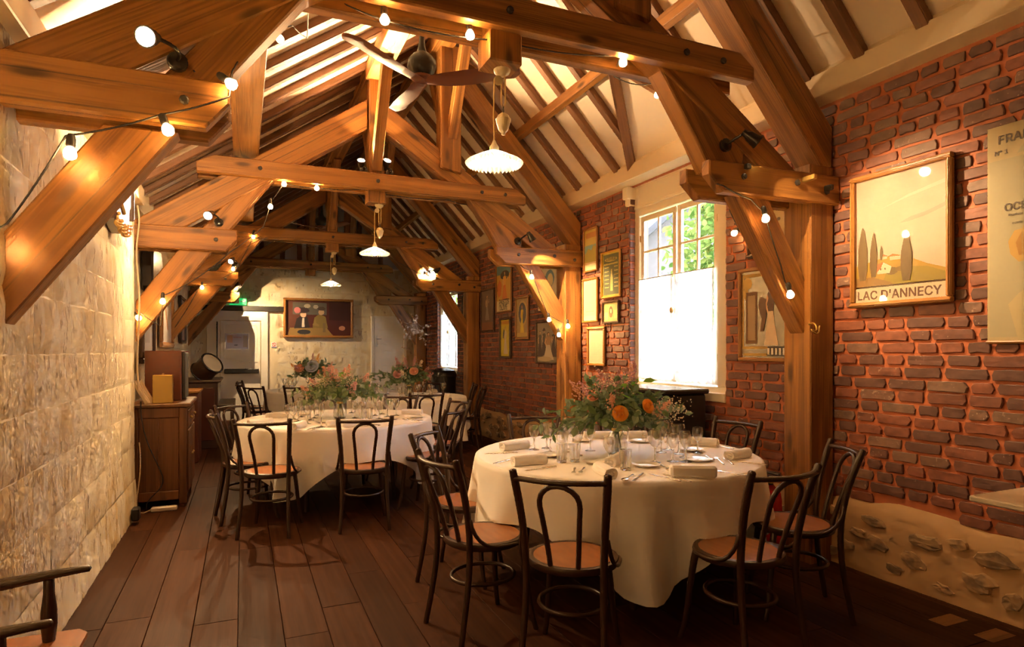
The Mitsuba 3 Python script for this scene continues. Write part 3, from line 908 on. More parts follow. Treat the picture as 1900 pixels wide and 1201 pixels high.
# ------------------------------------------------------------------ clip spots on the hammer beams
def spot(x, y, z, aim, label, base=None, power=1.0, cut=42):
    k = thing('spotlight', label, 'spotlight')
    d = np.array(aim, float) - (x, y, z)
    d /= np.linalg.norm(d)
    R = trimesh.geometry.align_vectors([0, 0, 1], d)
    hd = lathe([(0, -0.105), (0.018, -0.105), (0.022, -0.08), (0.03, -0.06), (0.036, -0.02), (0.041, 0.0), (0.041, 0.006), (0.036, 0.006), (0.034, -0.004), (0, -0.004)], 18)
    hd.apply_transform(R)
    part('lamp_head', moved(hd, x, y, z), 'black_gloss', k, smooth=35)
    ln = lathe([(0.0335, -0.002), (0, -0.001)], 18)
    ln.apply_transform(R)
    lens = mikit.ply(moved(ln, x, y, z), 'cream_enamel')
    put('lens', {**lens, 'emitter': emit(LAMPC, 70, 0.1)} if d[1] < -0.2 else lens, k)      # lenses that face away from the room's front stay plain
    b = np.array(base if base is not None else (x - 0.10, y + 0.04, z - 0.02), float)
    disc = lathe([(0, 0), (0.04, 0), (0.04, 0.02), (0.03, 0.026), (0, 0.026)], 16)
    disc.apply_transform(trimesh.transformations.rotation_matrix(math.pi / 2, [1, 0, 0]))
    part('base_plate', moved(disc, *b), 'black_gloss', k, smooth=35)
    part('arm', tube(smooth_path([b + (0, -0.02, 0), b + (0.01, -0.06, 0.015), np.array([x, y, z]) - d * 0.09], 8), 0.008, 6), 'black_gloss', k, smooth=True)
    o = np.array([x, y, z]) + d * 0.02
    scene[k + '_beam'] = {'type': 'spot', 'to_world': T().look_at(origin=[float(q) for q in o], target=[float(q) for q in o + d], up=[0.1, 0.2, 1.0]),
                          'intensity': rgb(LAMPC * SPOT * power), 'sampling_weight': 5.0, 'cutoff_angle': float(cut), 'beam_width': float(cut * 0.45)}
    return k


spot(-0.345, 2.78, 2.61, (-0.80, 1.3, 1.9), 'black clip spotlight glaring on the nearest left hammer beam', base=(-0.25, 2.955, 2.60), power=1.5)
spot(2.80, 2.79, 2.625, (3.55, 2.42, 2.02), 'black spotlight on the nearest right hammer beam beside the landscape poster', base=(2.70, 2.955, 2.64), power=0.20, cut=40)
spot(-0.28, 6.10, 2.58, (-0.90, 4.2, 1.5), 'black spotlight on the left hammer beam of the second truss', base=(-0.20, 6.285, 2.56), power=0.8, cut=60)
spot(2.90, 6.10, 2.585, (3.5, 6.0, 1.6), 'black spotlight on the right hammer beam of the second truss', base=(2.80, 6.285, 2.60), power=0.4)
spot(-0.15, 9.44, 2.62, (-0.88, 7.8, 1.4), 'black spotlight on the left hammer beam of the third truss', base=(-0.08, 9.625, 2.60), power=0.35)
spot(2.80, 9.44, 2.64, (1.6, 13.4, 1.6), 'black spotlight on the right hammer beam of the third truss', base=(2.74, 9.625, 2.62), power=1.6)
spot(-0.10, 12.70, 2.62, (0.6, 13.5, 1.5), 'added black spotlight on the left hammer beam of the farthest truss', base=(-0.05, 12.875, 2.60), power=0.35, cut=60)  # extra lamp, added only to brighten the dim back wall and painting
spot(-0.22, 3.12, 2.60, (-0.90, 4.9, 3.25), 'small spotlight lying on top of the nearest left hammer beam', base=(-0.20, 3.02, 2.56), power=0.7, cut=40)
# little lamps standing on the collar of the second truss, aimed into the roof
for x, z, a, lb in ((1.08, 3.27, (1.0, 5.5, 3.95), 'small bare spot bulb left of the king post on the second collar beam'), (1.34, 3.30, (1.45, 5.5, 3.95), 'small bare spot bulb right of the king post on the second collar beam')):
    spot(x, 6.235, z, a, lb, base=(x + 0.03, 6.285, 3.19), power=0.8, cut=60)


# ------------------------------------------------------------------ festoon lights: black cable, holders, glowing bulbs
def festoon(pts, bulbs, label, sag=0.03, group='festoon strings of bulbs'):
    k = thing('festoon_light', label, 'string lights', group)
    P = []
    for a, b in zip(pts[:-1], pts[1:]):
        a, b = np.array(a, float), np.array(b, float)
        L = np.linalg.norm(b - a)
        for t in np.linspace(0, 1, 7)[:-1]:
            q = a + (b - a) * t
            q[2] -= 4 * t * (1 - t) * sag * L
            P.append(q)
    P.append(np.array(pts[-1], float))
    part('cable', tube(P, 0.0042, 5), 'cable_rubber', k, smooth=True)
    for b in bulbs:
        d = np.array(b[3:6], float) if len(b) > 3 else np.array([0, -0.25, -1.0])
        d /= np.linalg.norm(d)
        R = trimesh.geometry.align_vectors([0, 0, 1], d)
        c = np.array(b[:3], float)
        s = lathe([(0, -0.075), (0.012, -0.075), (0.016, -0.06), (0.016, -0.03), (0.013, -0.022), (0, -0.022)], 10)
        s.apply_transform(R)
        g = lathe([(0, -0.026), (0.011, -0.022), (0.02, -0.008), (0.024, 0.006), (0.021, 0.018), (0.012, 0.026), (0, 0.029)], 8)
        g.apply_transform(R)
        part('bulb_holder', moved(s, *c), 'cable_rubber', k, smooth=35)
        put('bulb', {**mikit.ply(moved(g, *c), 'cream_enamel'), 'emitter': emit(WARM, BULB)}, k)


F0, F1, F2 = 2.855, 6.185, 9.525
festoon([(-1.0, F0, 1.72), (-0.80, F0, 1.86), (-0.62, F0, 2.21), (-0.30, F0, 2.34), (-0.05, F0 - 0.01, 2.45), (-0.04, F0, 2.56), (0.02, F0 + 0.3, 2.85), (0.18, 3.95, 3.33), (0.30, 4.3, 3.52), (0.42, 4.6, 3.60)],
        [(-0.845, F0 - 0.02, 1.79, 0.3, -0.6, -0.6), (-0.60, F0 - 0.03, 2.14), (-0.275, F0 - 0.03, 2.275, 0.3, -0.4, -0.8), (-0.045, F0 - 0.035, 2.495, 0.6, -0.5, -0.6), (0.205, 3.98, 3.27, 0.3, -0.1, -0.9)],
        'black festoon string of glowing bulbs along the nearest left brace and up to the roof')
festoon([(0.42, 4.6, 3.60), (0.3, F0 + 0.35, 3.2), (0.62, F0 + 0.11, 2.97), (1.20, F0 + 0.11, 2.99), (1.95, F0 + 0.11, 3.05), (2.1, F0 + 0.4, 3.08), (2.93, 3.95, 3.46), (3.27, 4.05, 3.08), (3.37, 3.6, 2.72), (3.3, 3.3, 2.45), (3.1, F0 + 0.3, 2.28)],
        [(0.62, F0 + 0.09, 2.965), (1.05, F0 + 0.09, 2.98), (1.96, F0 + 0.09, 3.01), (2.965, 3.98, 3.385, 0.1, 0, -1), (3.265, 4.0, 3.045, -0.4, 0, -0.9)],
        'black festoon string of bulbs along the nearest collar beam and down beside the big window')
festoon([(2.55, 2.95, 2.42), (2.60, F0, 2.36), (2.84, F0 + 0.03, 2.31), (2.95, F0 + 0.03, 2.24), (3.10, F0 + 0.04, 1.92), (3.16, F0 + 0.05, 1.78), (3.42, 3.2, 1.9), (3.5, 3.7, 2.36), (3.52, 3.8, 2.5)],
        [(2.92, F0 - 0.01, 2.195), (3.135, F0 + 0.0, 1.74), (3.5, 3.72, 2.30, -0.8, 0, -0.5)],
        'black festoon string of bulbs down the nearest right brace')
festoon([(-0.84, F1, 1.74), (-0.66, F1 + 0.03, 1.60), (-0.64, F1 + 0.03, 1.87), (-0.40, F1 + 0.05, 2.02), (-0.1, F1 + 0.1, 2.3), (0.18, F1 + 0.08, 2.55), (0.25, F1 + 0.1, 2.8), (0.36, F1 + 0.1, 2.98), (0.68, F1 + 0.1, 2.97), (1.1, F1 + 0.1, 3.0)],
        [(-0.82, F1 - 0.03, 1.67, 0.5, -0.5, -0.5), (-0.64, F1 + 0.0, 1.82), (0.24, F1 + 0.05, 2.74), (0.36, F1 + 0.05, 2.965), (0.66, F1 + 0.08, 2.965)],
        'black festoon string of bulbs along the left braces of the second truss')
festoon([(1.1, F1 + 0.1, 3.0), (2.0, F1 + 0.1, 2.98), (2.3, F1 + 0.3, 3.0), (2.62, 7.0, 3.06), (2.86, 7.1, 2.80), (2.8, F1 + 0.3, 2.5), (2.85, F1 + 0.05, 2.30), (2.95, F1 + 0.05, 2.27), (3.15, F1 + 0.06, 1.80), (3.36, F1 + 0.06, 1.70), (3.3, F1 + 0.06, 1.6)],
        [(2.60, 7.0, 2.98), (2.83, 7.1, 2.715), (2.94, F1 + 0.03, 2.205), (3.155, F1 + 0.03, 1.735), (3.38, F1 - 0.0, 1.665), (3.265, F1 + 0.0, 1.565)],
        'black festoon string of bulbs along the right braces of the second truss')
festoon([(-0.84, F2, 1.7), (-0.55, F2 + 0.04, 2.25), (-0.1, F2 + 0.02, 2.5), (0.14, F2 + 0.05, 3.0), (0.5, F2 + 0.1, 2.97), (1.9, F2 + 0.1, 2.97), (2.6, F2 + 0.08, 2.6)],
        [(-0.51, F2 - 0.02, 2.255), (-0.12, F2 - 0.03, 2.53), (0.14, F2 + 0.0, 3.0), (2.64, F2 + 0.0, 2.56)],
        'black festoon string of bulbs on the third truss')


# ------------------------------------------------------------------ ceiling fans
def fan(x, y, z, label, r=0.68, a0=8.0, top=4.1):
    k = thing('ceiling_fan', label, 'ceiling fan', 'wooden propeller ceiling fans')
    part('down_rod', tube([(x, y, z + 0.14), (x, y, top)], 0.014, 8), 'black_paint', k)
    part('motor_housing', moved(lathe([(0, 0.0), (0.05, 0.0), (0.085, 0.03), (0.105, 0.075), (0.10, 0.115), (0.07, 0.155), (0.035, 0.18), (0.022, 0.24), (0.018, 0.29), (0, 0.29)], 24), x, y, z), 'black_paint', k, smooth=40)
    part('hub', moved(lathe([(0, -0.03), (0.055, -0.028), (0.075, -0.012), (0.075, 0.005), (0, 0.005)], 20), x, y, z), 'fan_wood', k, smooth=35)
    for b in range(3):
        n = 16
        V = []
        for i in range(n):
            t = i / (n - 1)
            rr = 0.03 + (r - 0.03) * t
            w = 0.05 + 0.032 * math.sin(min(1, t * 1.25) * math.pi * 0.75)
            w *= 1.0 if t < 0.93 else math.sqrt(max(0.02, 1 - ((t - 0.93) / 0.075) ** 2))
            tw = math.radians(-16 * (1 - 0.6 * t) * min(1, t * 4 + 0.2))
            lift = -0.012 + 0.055 * t * t - 0.03 * max(0, t - 0.8) * 3
            for sx, sz in ((-1, 0.006), (-0.3, 0.013), (0.6, 0.008), (1, 0), (0.3, -0.008), (-0.6, -0.010)):
                p = np.array([rr, sx * w, sz])
                c, s_ = math.cos(tw), math.sin(tw)
                V.append([p[0], p[1] * c - p[2] * s_, p[1] * s_ + p[2] * c + lift])
        F = []
        for i in range(n - 1):
            for j in range(6):
                q = (j + 1) % 6
                F += [[i * 6 + j, i * 6 + q, (i + 1) * 6 + q], [i * 6 + j, (i + 1) * 6 + q, (i + 1) * 6 + j]]
        for o in (0, (n - 1) * 6):
            for j in range(1, 5):
                F.append([o, o + j, o + j + 1] if o else [o, o + j + 1, o + j])
        m = trimesh.Trimesh(np.array(V), F, process=False)
        part('blade', moved(m, x, y, z - 0.012, math.radians(a0 + 120 * b)), 'fan_wood', k, smooth=40)
    return k


fan(1.17, 4.3, 3.33, 'dark brown wooden propeller fan with black motor under the near roof', r=0.70, a0=92)
fan(1.24, 11.0, 3.50, 'small distant propeller fan with black motor in the rear bay', r=0.6, a0=70)
# ------------------------------------------------------------------ bentwood chairs (facing +x, seat centre at the origin)
def chair_parts():
    P = []

    def add(nm, m, mat, smooth=True):
        P.append((nm, mikit.ply(m, mat, smooth=smooth)))
    add('seat_frame', lathe([(0.0, 0.430), (0.19, 0.430), (0.203, 0.438), (0.207, 0.452), (0.203, 0.466), (0.192, 0.471), (0.180, 0.468), (0.178, 0.462), (0, 0.458)], 36), 'chair_wood', 40)
    add('seat', lathe([(0.0, 0.460), (0.181, 0.4605), (0.181, 0.4665), (0.176, 0.469), (0.12, 0.466), (0.0, 0.463)], 36), 'seat_wood', 40)
    for s in (-1, 1):
        leg = smooth_path([(0.135, s * 0.128, 0.445), (0.15, s * 0.143, 0.33), (0.165, s * 0.158, 0.16), (0.195, s * 0.18, 0.0)], 9)
        add('front_leg', tube(leg, np.linspace(0.0175, 0.0125, 9), 8), 'chair_wood')
        post = smooth_path([(-0.235, s * 0.185, 0.0), (-0.20, s * 0.172, 0.20), (-0.178, s * 0.168, 0.44), (-0.195, s * 0.176, 0.62), (-0.235, s * 0.190, 0.78), (-0.272, s * 0.200, 0.885)], 15)
        r = np.linspace(0.0135, 0.0185, 15)
        r[-1] = 0.0165
        add('back_post', tube(post, r, 8), 'chair_wood')
        br = smooth_path([(-0.186, s * 0.186, 0.60), (-0.165, s * 0.196, 0.53), (-0.115, s * 0.205, 0.478), (-0.03, s * 0.212, 0.458), (0.07, s * 0.196, 0.452)], 10)
        add('hip_brace', tube(br, 0.0095, 6), 'chair_wood')
    rail = [(-0.262 - 0.048 * math.cos(t * math.pi / 2), 0.196 * t, 0.852) for t in np.linspace(-1, 1, 13)]
    add('top_rail', tube(rail, 0.0155, 8, flat=0.75), 'chair_wood')
    lp = []
    for t in np.linspace(0, 1, 21):
        if t < 0.36:
            q = t / 0.36
            y, z = -0.060 - 0.026 * q ** 1.2, 0.455 + 0.30 * q
        elif t > 0.64:
            q = (1 - t) / 0.36
            y, z = 0.060 + 0.026 * q ** 1.2, 0.455 + 0.30 * q
        else:
            a = math.pi * (1 - (t - 0.36) / 0.28)
            y, z = 0.086 * math.cos(a), 0.755 + 0.082 * math.sin(a)
        lp.append((-0.176 - 0.128 * max(0, (z - 0.455) / 0.39) ** 1.25, y, z))
    add('back_loop', tube(smooth_path(lp, 31), 0.0118, 7), 'chair_wood')
    ring = [(0.162 * math.cos(a) - 0.008, 0.150 * math.sin(a), 0.262) for a in np.linspace(0, 2 * math.pi, 33)]
    add('stretcher_ring', tube(ring, 0.0105, 6, cap=False), 'chair_wood')
    return P


CHAIR = chair_parts()


def chair(x, y, deg, label, group=None):
    k = thing('bentwood_chair', label, 'chair', group)
    M = place(x, y, 0, deg)
    for nm, d in CHAIR:
        put(nm, d, k, M=M)
    return k


chair(1.37, 2.46, 49, 'dark bentwood chair with its back to the viewer, at front of the round front table')
chair(2.12, 2.23, 92, 'dark bentwood chair seen from behind at the right front of the front table')
chair(1.12, 2.93, 10, 'bentwood chair at the left of the front table, empty orange-brown seat toward the viewer')
chair(1.26, 3.63, -40, 'bentwood chair tucked behind the left chair of the front table')
chair(2.72, 2.46, 150, 'bentwood chair nearest the brick wall beside the thick oak post and red extinguisher')
chair(3.05, 3.46, -172, 'bentwood chair between the front table and the brick wall, right of the big window')
chair(2.04, 4.16, -105, 'bentwood chair at the far left side of the front table, left of the bouquet')
chair(2.72, 4.12, -128, 'bentwood chair at the far side of the front table hidden by the bouquet')
chair(0.21, 5.13, 72, 'bentwood chair seen from behind at the left front of the second table')
chair(0.89, 5.02, 82, 'bentwood chair seen from behind at the right front of the second table')
chair(0.05, 5.62, 8, 'bentwood chair turned edge-on beside the wooden sideboard')
chair(0.10, 6.22, -42, 'bentwood chair at the far left of the second table, near the sideboard')
chair(1.50, 5.33, 138, 'bentwood chair with pale wood loop at the right of the second table')
chair(1.78, 5.98, -168, 'bentwood chair at the right side of the second table, farther back in the aisle')
chair(1.47, 6.70, -130, 'bentwood chair at the far right of the second table')
chair(0.86, 7.00, -95, 'bentwood chair behind the bouquet of the second table')
chair(2.03, 7.42, 85, 'bentwood chair in front of the white rear right table')
chair(2.86, 8.25, 150, 'bentwood chair standing alone at the brick wall beside the farther oak post')
chair(2.98, 8.95, 165, 'bentwood chair behind the lone chair at the brick wall')
chair(0.80, 9.55, 75, 'bentwood chair in front of the rear left table')
chair(0.22, 10.35, 12, 'bentwood chair at the left end of the rear left table')
chair(0.34, 9.62, 40, 'bentwood chair parked beside the dark upright piano')
chair(0.22, 11.0, -10, 'bentwood chair behind the parked chair, at the far left')
chair(2.62, 9.5, -150, 'bentwood chair at the right of the rear right table')

# ------------------------------------------------------------------ tables and hanging cloths
def round_table(x, y, r, rot, label, cloth_label, drop=0.27, seed=1):
    k = thing('round_table', label, 'table', 'round dining tables')
    part('table_top', moved(lathe([(0, 0.715), (r - 0.02, 0.715), (r - 0.01, 0.72), (r - 0.01, 0.738), (r - 0.02, 0.742), (0, 0.742)], 40), x, y), 'cabinet_wood', k,
         uv=None, smooth=False)
    for a in range(4):
        t = rot + math.pi / 4 + a * math.pi / 2
        q = (x + 0.52 * math.cos(t), y + 0.52 * math.sin(t))
        part('leg', tube([(q[0], q[1], 0.72), (q[0] + 0.05 * math.cos(t), q[1] + 0.05 * math.sin(t), 0.0)], [0.026, 0.018], 8), 'chair_wood', k, smooth=True)
    # square linen cloth: flat top, then a skirt that hangs to four corners
    g = np.random.default_rng(seed)
    n = 160
    ph = g.uniform(0, 6, 4)
    V, rings = [], []
    half = r + drop

    def hem(a):
        c = max(abs(math.cos(a - rot)), abs(math.sin(a - rot)))
        return min(half / c - r, drop + 0.30)
    A = np.linspace(0, 2 * np.pi, n, endpoint=False)
    for rr in (0.0, 0.35, 0.7, 0.93):
        rings.append(len(V))
        for a in A:
            V.append([rr * r * math.cos(a), rr * r * math.sin(a), 0.7475 + 0.0016 * meshkit.noise(np.array([rr * math.cos(a) * 3, rr * math.sin(a) * 3, seed]), seed)])
    prof = [(1.0 - 0.02, 0.0012, 0.0), (1.0 + 0.004, -0.006, 0.0), (1.012, -0.03, 0.02)]
    for f, dz, _ in prof:
        rings.append(len(V))
        for a in A:
            V.append([f * r * math.cos(a), f * r * math.sin(a), 0.7475 + dz])
    for s in np.linspace(0.08, 1, 12):
        rings.append(len(V))
        for a in A:
            h = hem(a)
            q = ((a - rot) / (math.pi / 2)) % 1.0          # 0.5 = a corner
            cw = math.exp(-((q - 0.5) / 0.16) ** 2)
            fold = 0.10 * cw * math.cos((q - 0.5) * 26) + 0.026 * math.sin(9 * a + ph[0]) * (1 - cw) + 0.010 * math.sin(17 * a + ph[1])
            sw = s ** 1.1
            out = 0.012 + 0.035 * sw * (1 - 0.5 * cw) + fold * sw
            R = r + out - 0.02 * s * cw
            V.append([R * math.cos(a + 0.04 * cw * s * math.sin(12 * q + ph[2])), R * math.sin(a + 0.04 * cw * s * math.sin(12 * q + ph[2])), 0.7475 - 0.03 - (h - 0.03) * s])
    F = []
    for o, p in zip(rings[:-1], rings[1:]):
        for j in range(n):
            q = (j + 1) % n
            F += [[o + j, p + j, p + q], [o + j, p + q, o + q]]
    m = trimesh.Trimesh(np.array(V), F, process=False)
    put('tablecloth', mikit.ply(moved(m, x, y), 'table_linen', smooth=True), label=cloth_label, cat='tablecloth')


round_table(2.14, 3.31, 0.868, math.radians(22), 'round dining table nearest the viewer under its white cloth', 'white linen cloth with hanging corners on the front round table', seed=1)
round_table(0.83, 6.06, 0.875, math.radians(10), 'second round dining table, in the middle of the room', 'white linen cloth on the second table, warm on the left and daylit at right', seed=2)
round_table(1.12, 10.5, 0.80, math.radians(30), 'rear left round table before the back wall', 'white linen cloth on the rear left table below the dark painting', seed=3)
round_table(2.05, 8.50, 0.868, math.radians(5), 'rear right round table near the far window', 'white linen cloth on the rear right table near the far window', seed=4)
TZ = 0.7495


# ------------------------------------------------------------------ tableware
def goblet(h, rb, stem):
    """Thin bowl and solid stem with foot."""
    zb = stem
    bowl = lathe([(0.0, zb), (0.012, zb + 0.002), (rb * 0.62, zb + (h - zb) * 0.16), (rb * 0.93, zb + (h - zb) * 0.42), (rb, zb + (h - zb) * 0.62), (rb * 0.95, zb + (h - zb) * 0.84), (rb * 0.86, h)], 22)
    st = lathe([(0, 0.0), (0.033, 0.0), (0.034, 0.002), (0.018, 0.005), (0.0065, 0.011), (0.0045, 0.03), (0.0042, zb - 0.012), (0.008, zb - 0.003), (0.0, zb - 0.0008)], 16)
    return [('bowl', mikit.ply(bowl, 'bowl_glass', smooth=True)), ('stem', mikit.ply(st, 'solid_glass', smooth=30))]


def tumbler():
    b = lathe([(0.0, 0.012), (0.026, 0.012), (0.028, 0.02), (0.033, 0.085), (0.034, 0.11)], 20)
    f = lathe([(0, 0.0), (0.026, 0.0), (0.028, 0.003), (0.0275, 0.011), (0.0, 0.0112)], 20)
    return [('bowl', mikit.ply(b, 'bowl_glass', smooth=True)), ('base', mikit.ply(f, 'solid_glass', smooth=30))]


BIG, MID, FLUTE, TUMB = goblet(0.185, 0.040, 0.085), goblet(0.160, 0.034, 0.075), goblet(0.20, 0.026, 0.085), tumbler()
PLATE = [('plate', mikit.ply(lathe([(0, 0.0), (0.045, 0.0), (0.05, 0.003), (0.077, 0.012), (0.078, 0.0145), (0.074, 0.0145), (0.05, 0.007), (0.046, 0.0055), (0, 0.005)], 36), 'china', smooth=35))]


def cutlery(kind):
    if kind == 'knife':
        m = cat([rbox(-0.11, -0.006, 0, -0.01, 0.006, 0.007, 0.0025), slab([(-0.01, -0.005), (0.09, -0.008), (0.105, -0.002), (0.105, 0.004), (-0.01, 0.005)], 0.001, 0.0032, 0.0007)[0]])
        b = slab([(-0.012, -0.005), (0.085, -0.009), (0.105, 0.0), (0.09, 0.006), (-0.012, 0.005)], 0.001, 0.0035, 0.0008)[0]
        b.vertices = b.vertices[:, [0, 2, 1]]
        b.faces = b.faces[:, ::-1]
        m = cat([rbox(-0.11, -0.006, 0, -0.01, 0.006, 0.007, 0.0025), b])
    else:
        hd = tube([(-0.10, 0, 0.003), (-0.05, 0, 0.004), (0.0, 0, 0.007), (0.03, 0, 0.008)], [0.007, 0.0055, 0.003, 0.004], 6, flat=0.45)
        if kind == 'fork':
            tines = [tube([(0.032, s, 0.008), (0.055, s * 1.15, 0.006), (0.085, s * 1.1, 0.011)], [0.0022, 0.0018, 0.001], 5) for s in (-0.0085, -0.0028, 0.0028, 0.0085)]
            m = cat([hd, rbox(0.024, -0.0105, 0.0055, 0.042, 0.0105, 0.0085, 0.001)] + tines)
        else:
            sp = ball(0.02, sub=2, s=(1.55, 1.0, 0.32))
            m = cat([hd, moved(sp, 0.055, 0, 0.008)])
    return m


CUT = {k: mikit.ply(cutlery(k), 'silver', smooth=40) for k in ('knife', 'fork', 'spoon')}


def napkin_mesh(L, r, seed):
    """A napkin rolled into a loose bolster along x."""
    g = np.random.default_rng(seed)
    V, F = [], []
    n, m = 26, 14
    for i in range(m):
        x = -L / 2 + L * i / (m - 1)
        for j in range(n):
            a = 2 * math.pi * j / n
            rr = r * (1 + 0.05 * math.sin(3 * a + 2 * x / L + seed) + (0.10 if 0.5 < a < 0.75 else 0))
            rr *= 0.94 if i in (0, m - 1) else 1
            V.append([x, rr * 1.15 * math.cos(a), max(rr * math.sin(a), -0.80 * r) + 0.80 * r])
    for i in range(m - 1):
        for j in range(n):
            q = (j + 1) % n
            F += [[i * n + j, (i + 1) * n + j, (i + 1) * n + q], [i * n + j, (i + 1) * n + q, i * n + q]]
    for i, sg in ((0, 1), (m - 1, -1)):          # rolled ends: a spiral hollow
        o = len(V)
        x = V[i * n][0]
        for f, dx in ((0.6, 0.004), (0.45, 0.012), (0.2, 0.002)):
            for j in range(n):
                p = V[i * n + j]
                V.append([x + sg * dx, p[1] * f, (p[2] - 0.8 * r) * f + 0.8 * r])
        V.append([x + sg * 0.006, 0, 0.8 * r])
        base = [i * n, o, o + n, o + 2 * n]
        for a, b in zip(base[:-1], base[1:]):
            for j in range(n):
                q = (j + 1) % n
                F += [[a + j, a + q, b + q], [a + j, b + q, b + j]]
        for j in range(n):
            F.append([base[3] + j, base[3] + (j + 1) % n, len(V) - 1])
    return trimesh.Trimesh(np.array(V), F, process=False)


NAPKIN = [mikit.ply(napkin_mesh(0.20, 0.031, s), 'table_linen', smooth=40) for s in (1, 2)]
NAPBLOCK = mikit.ply(rbox(-0.115, -0.035, 0.0, 0.115, 0.035, 0.062, 0.012), 'table_linen', smooth=35)


def set_out(name, parts, x, y, deg, label, category, group=None, z=TZ):
    M = place(x, y, z, deg)
    if len(parts) == 1:
        return put(name, parts[0][1], label=label, cat=category, group=group, M=M)
    k = thing(name, label, category, group)
    for nm, d in parts:
        put(nm, d, k, M=M)
    return k


for x, y, kd, l in ((1.72, 3.60, MID, 'leftmost wine glass on the front table, near the left rolled napkin'), (1.77, 3.47, BIG, 'tall wine glass second from the left on the front table'), (1.73, 3.24, MID, 'wine glass just behind the two tumblers left of the vase'),
                    (1.67, 3.13, TUMB, 'left one of two small water tumblers left of the front vase'), (1.75, 3.12, TUMB, 'right one of two small water tumblers left of the front vase'), (1.86, 3.45, BIG, 'tall wine glass midway between leftmost glass and front vase'),
                    (1.96, 3.52, MID, 'wine glass under the drooping eucalyptus left of the front vase'), (2.02, 3.70, BIG, 'tall wine glass at the back left of the front vase'), (1.87, 3.30, MID, 'wine glass a hand left of the front vase'), (1.82, 3.62, MID, 'wine glass at the back of the left cluster on the front table'),
                    (2.03, 3.42, MID, 'wine glass touching the left side of the front vase'), (1.86, 2.93, MID, 'wine glass in front of the front vase, behind the lying napkin'), (1.88, 2.80, TUMB, 'small tumbler nearest the viewer, in front of the front vase'), (2.32, 3.62, BIG, 'tall wine glass behind the front vase, left'), (2.45, 3.62, BIG, 'tall wine glass behind the front vase, right'),
                    (2.16, 2.92, BIG, 'tall wine glass first to the right of the front vase'), (2.27, 2.90, MID, 'wine glass second to the right of the front vase'), (2.33, 2.86, MID, 'wine glass behind the square folded napkin'), (2.47, 3.10, BIG, 'tall wine glass in the middle of the right cluster on the front table'),
                    (2.40, 3.18, MID, 'wine glass at the left back of the right cluster on the front table'), (2.60, 3.08, MID, 'rightmost wine glass on the front table'), (2.50, 3.25, BIG, 'tallest-looking wine glass at the back of the right cluster'), (2.42, 2.98, MID, 'wine glass at the front of the right cluster on the front table')):
    set_out('wine_glass' if kd is not TUMB else 'tumbler', kd, x, y, 0, l, 'glass')
for x, y, l in ((1.70, 3.34, 'left of the vase among the glasses'), (2.04, 2.84, 'in front of the vase'), (2.41, 2.86, 'behind the square folded napkin at right'), (2.20, 3.80, 'at the far edge left of the vase'), (2.55, 3.60, 'at the far edge right of the vase'), (1.84, 3.04, 'half hidden by the front chair back'), (2.62, 3.16, 'by the rolled napkin at the right edge')):
    set_out('bread_plate', PLATE, x, y, 0, f'small white bread plate on the front table, {l}', 'plate')
for x, y, a, L, l in ((1.61, 3.66, 12, 0, 'white rolled napkin at the left edge of the front table'), (1.47, 3.14, 0, 1, 'white rolled napkin behind the left post of the front chair'), (2.69, 2.83, 15, 0, 'white rolled napkin at the right edge of the front table'),
                      (2.83, 3.30, -60, 1, 'white rolled napkin by the far right glasses of the front table'), (2.60, 3.78, -20, 0, 'rolled napkin right behind the vase of the front table'), (1.70, 2.72, 78, 1, 'rolled napkin end-on beside the right post of the front chair'), (2.36, 3.87, -25, 0, 'rolled napkin at the far edge left of the front vase'), (1.93, 2.97, 40, 1, 'rolled napkin lying before the front vase')):
    set_out('napkin', [('n', NAPKIN[L])], x, y, a, l, 'napkin')
set_out('napkin', [('n', NAPBLOCK)], 2.08, 2.50, -27, 'square folded cream napkin standing at the front edge of the front table', 'napkin')
for kd, x, y, a, l in (('knife', 1.47, 3.55, 170, 'table knife at the left edge below the rolled napkin'), ('knife', 1.38, 3.29, 210, 'table knife on the bare left edge of the front table'), ('knife', 1.47, 3.00, 190, 'table knife left of the front chair back'),
                       ('fork', 1.60, 2.86, 238, 'fork seen above the top rail of the front chair'), ('fork', 1.64, 2.85, 232, 'second fork above the top rail of the front chair'), ('spoon', 1.76, 2.60, 222, 'spoon with its bowl at the table edge right of the front chair'), ('knife', 1.82, 2.60, 222, 'short knife beside the spoon right of the front chair'),
                       ('knife', 1.94, 2.55, 100, 'knife left of the square folded napkin'), ('fork', 1.98, 2.51, 98, 'fork left of the square folded napkin'), ('fork', 2.31, 2.50, 120, 'fork right of the square folded napkin'), ('fork', 2.52, 2.80, 62, 'fork left of the rolled napkin at the right edge'), ('fork', 2.56, 2.77, 62, 'second fork left of the right rolled napkin'),
                       ('knife', 2.62, 2.69, 118, 'knife below the rolled napkin at the right edge'), ('fork', 2.90, 3.20, 95, 'fork near the far right edge of the front table'), ('spoon', 1.62, 3.30, 250, 'spoon by the left bread plate of the front table'), ('spoon', 2.10, 2.74, 250, 'dessert spoon by the bread plate before the vase'), ('spoon', 2.52, 2.88, 240, 'dessert spoon by the right bread plate'), ('fork', 1.66, 3.68, 8, 'fork behind the left rolled napkin of the front table')):
    set_out(kd, [('c', CUT[kd])], x, y, a, l, 'cutlery')
# second table: glasses told apart by their order across the table as the viewer sees it
ORD = ('leftmost', 'second', 'third', 'fourth', 'fifth', 'sixth', 'seventh', 'eighth', 'ninth', 'tenth', 'eleventh', 'twelfth')


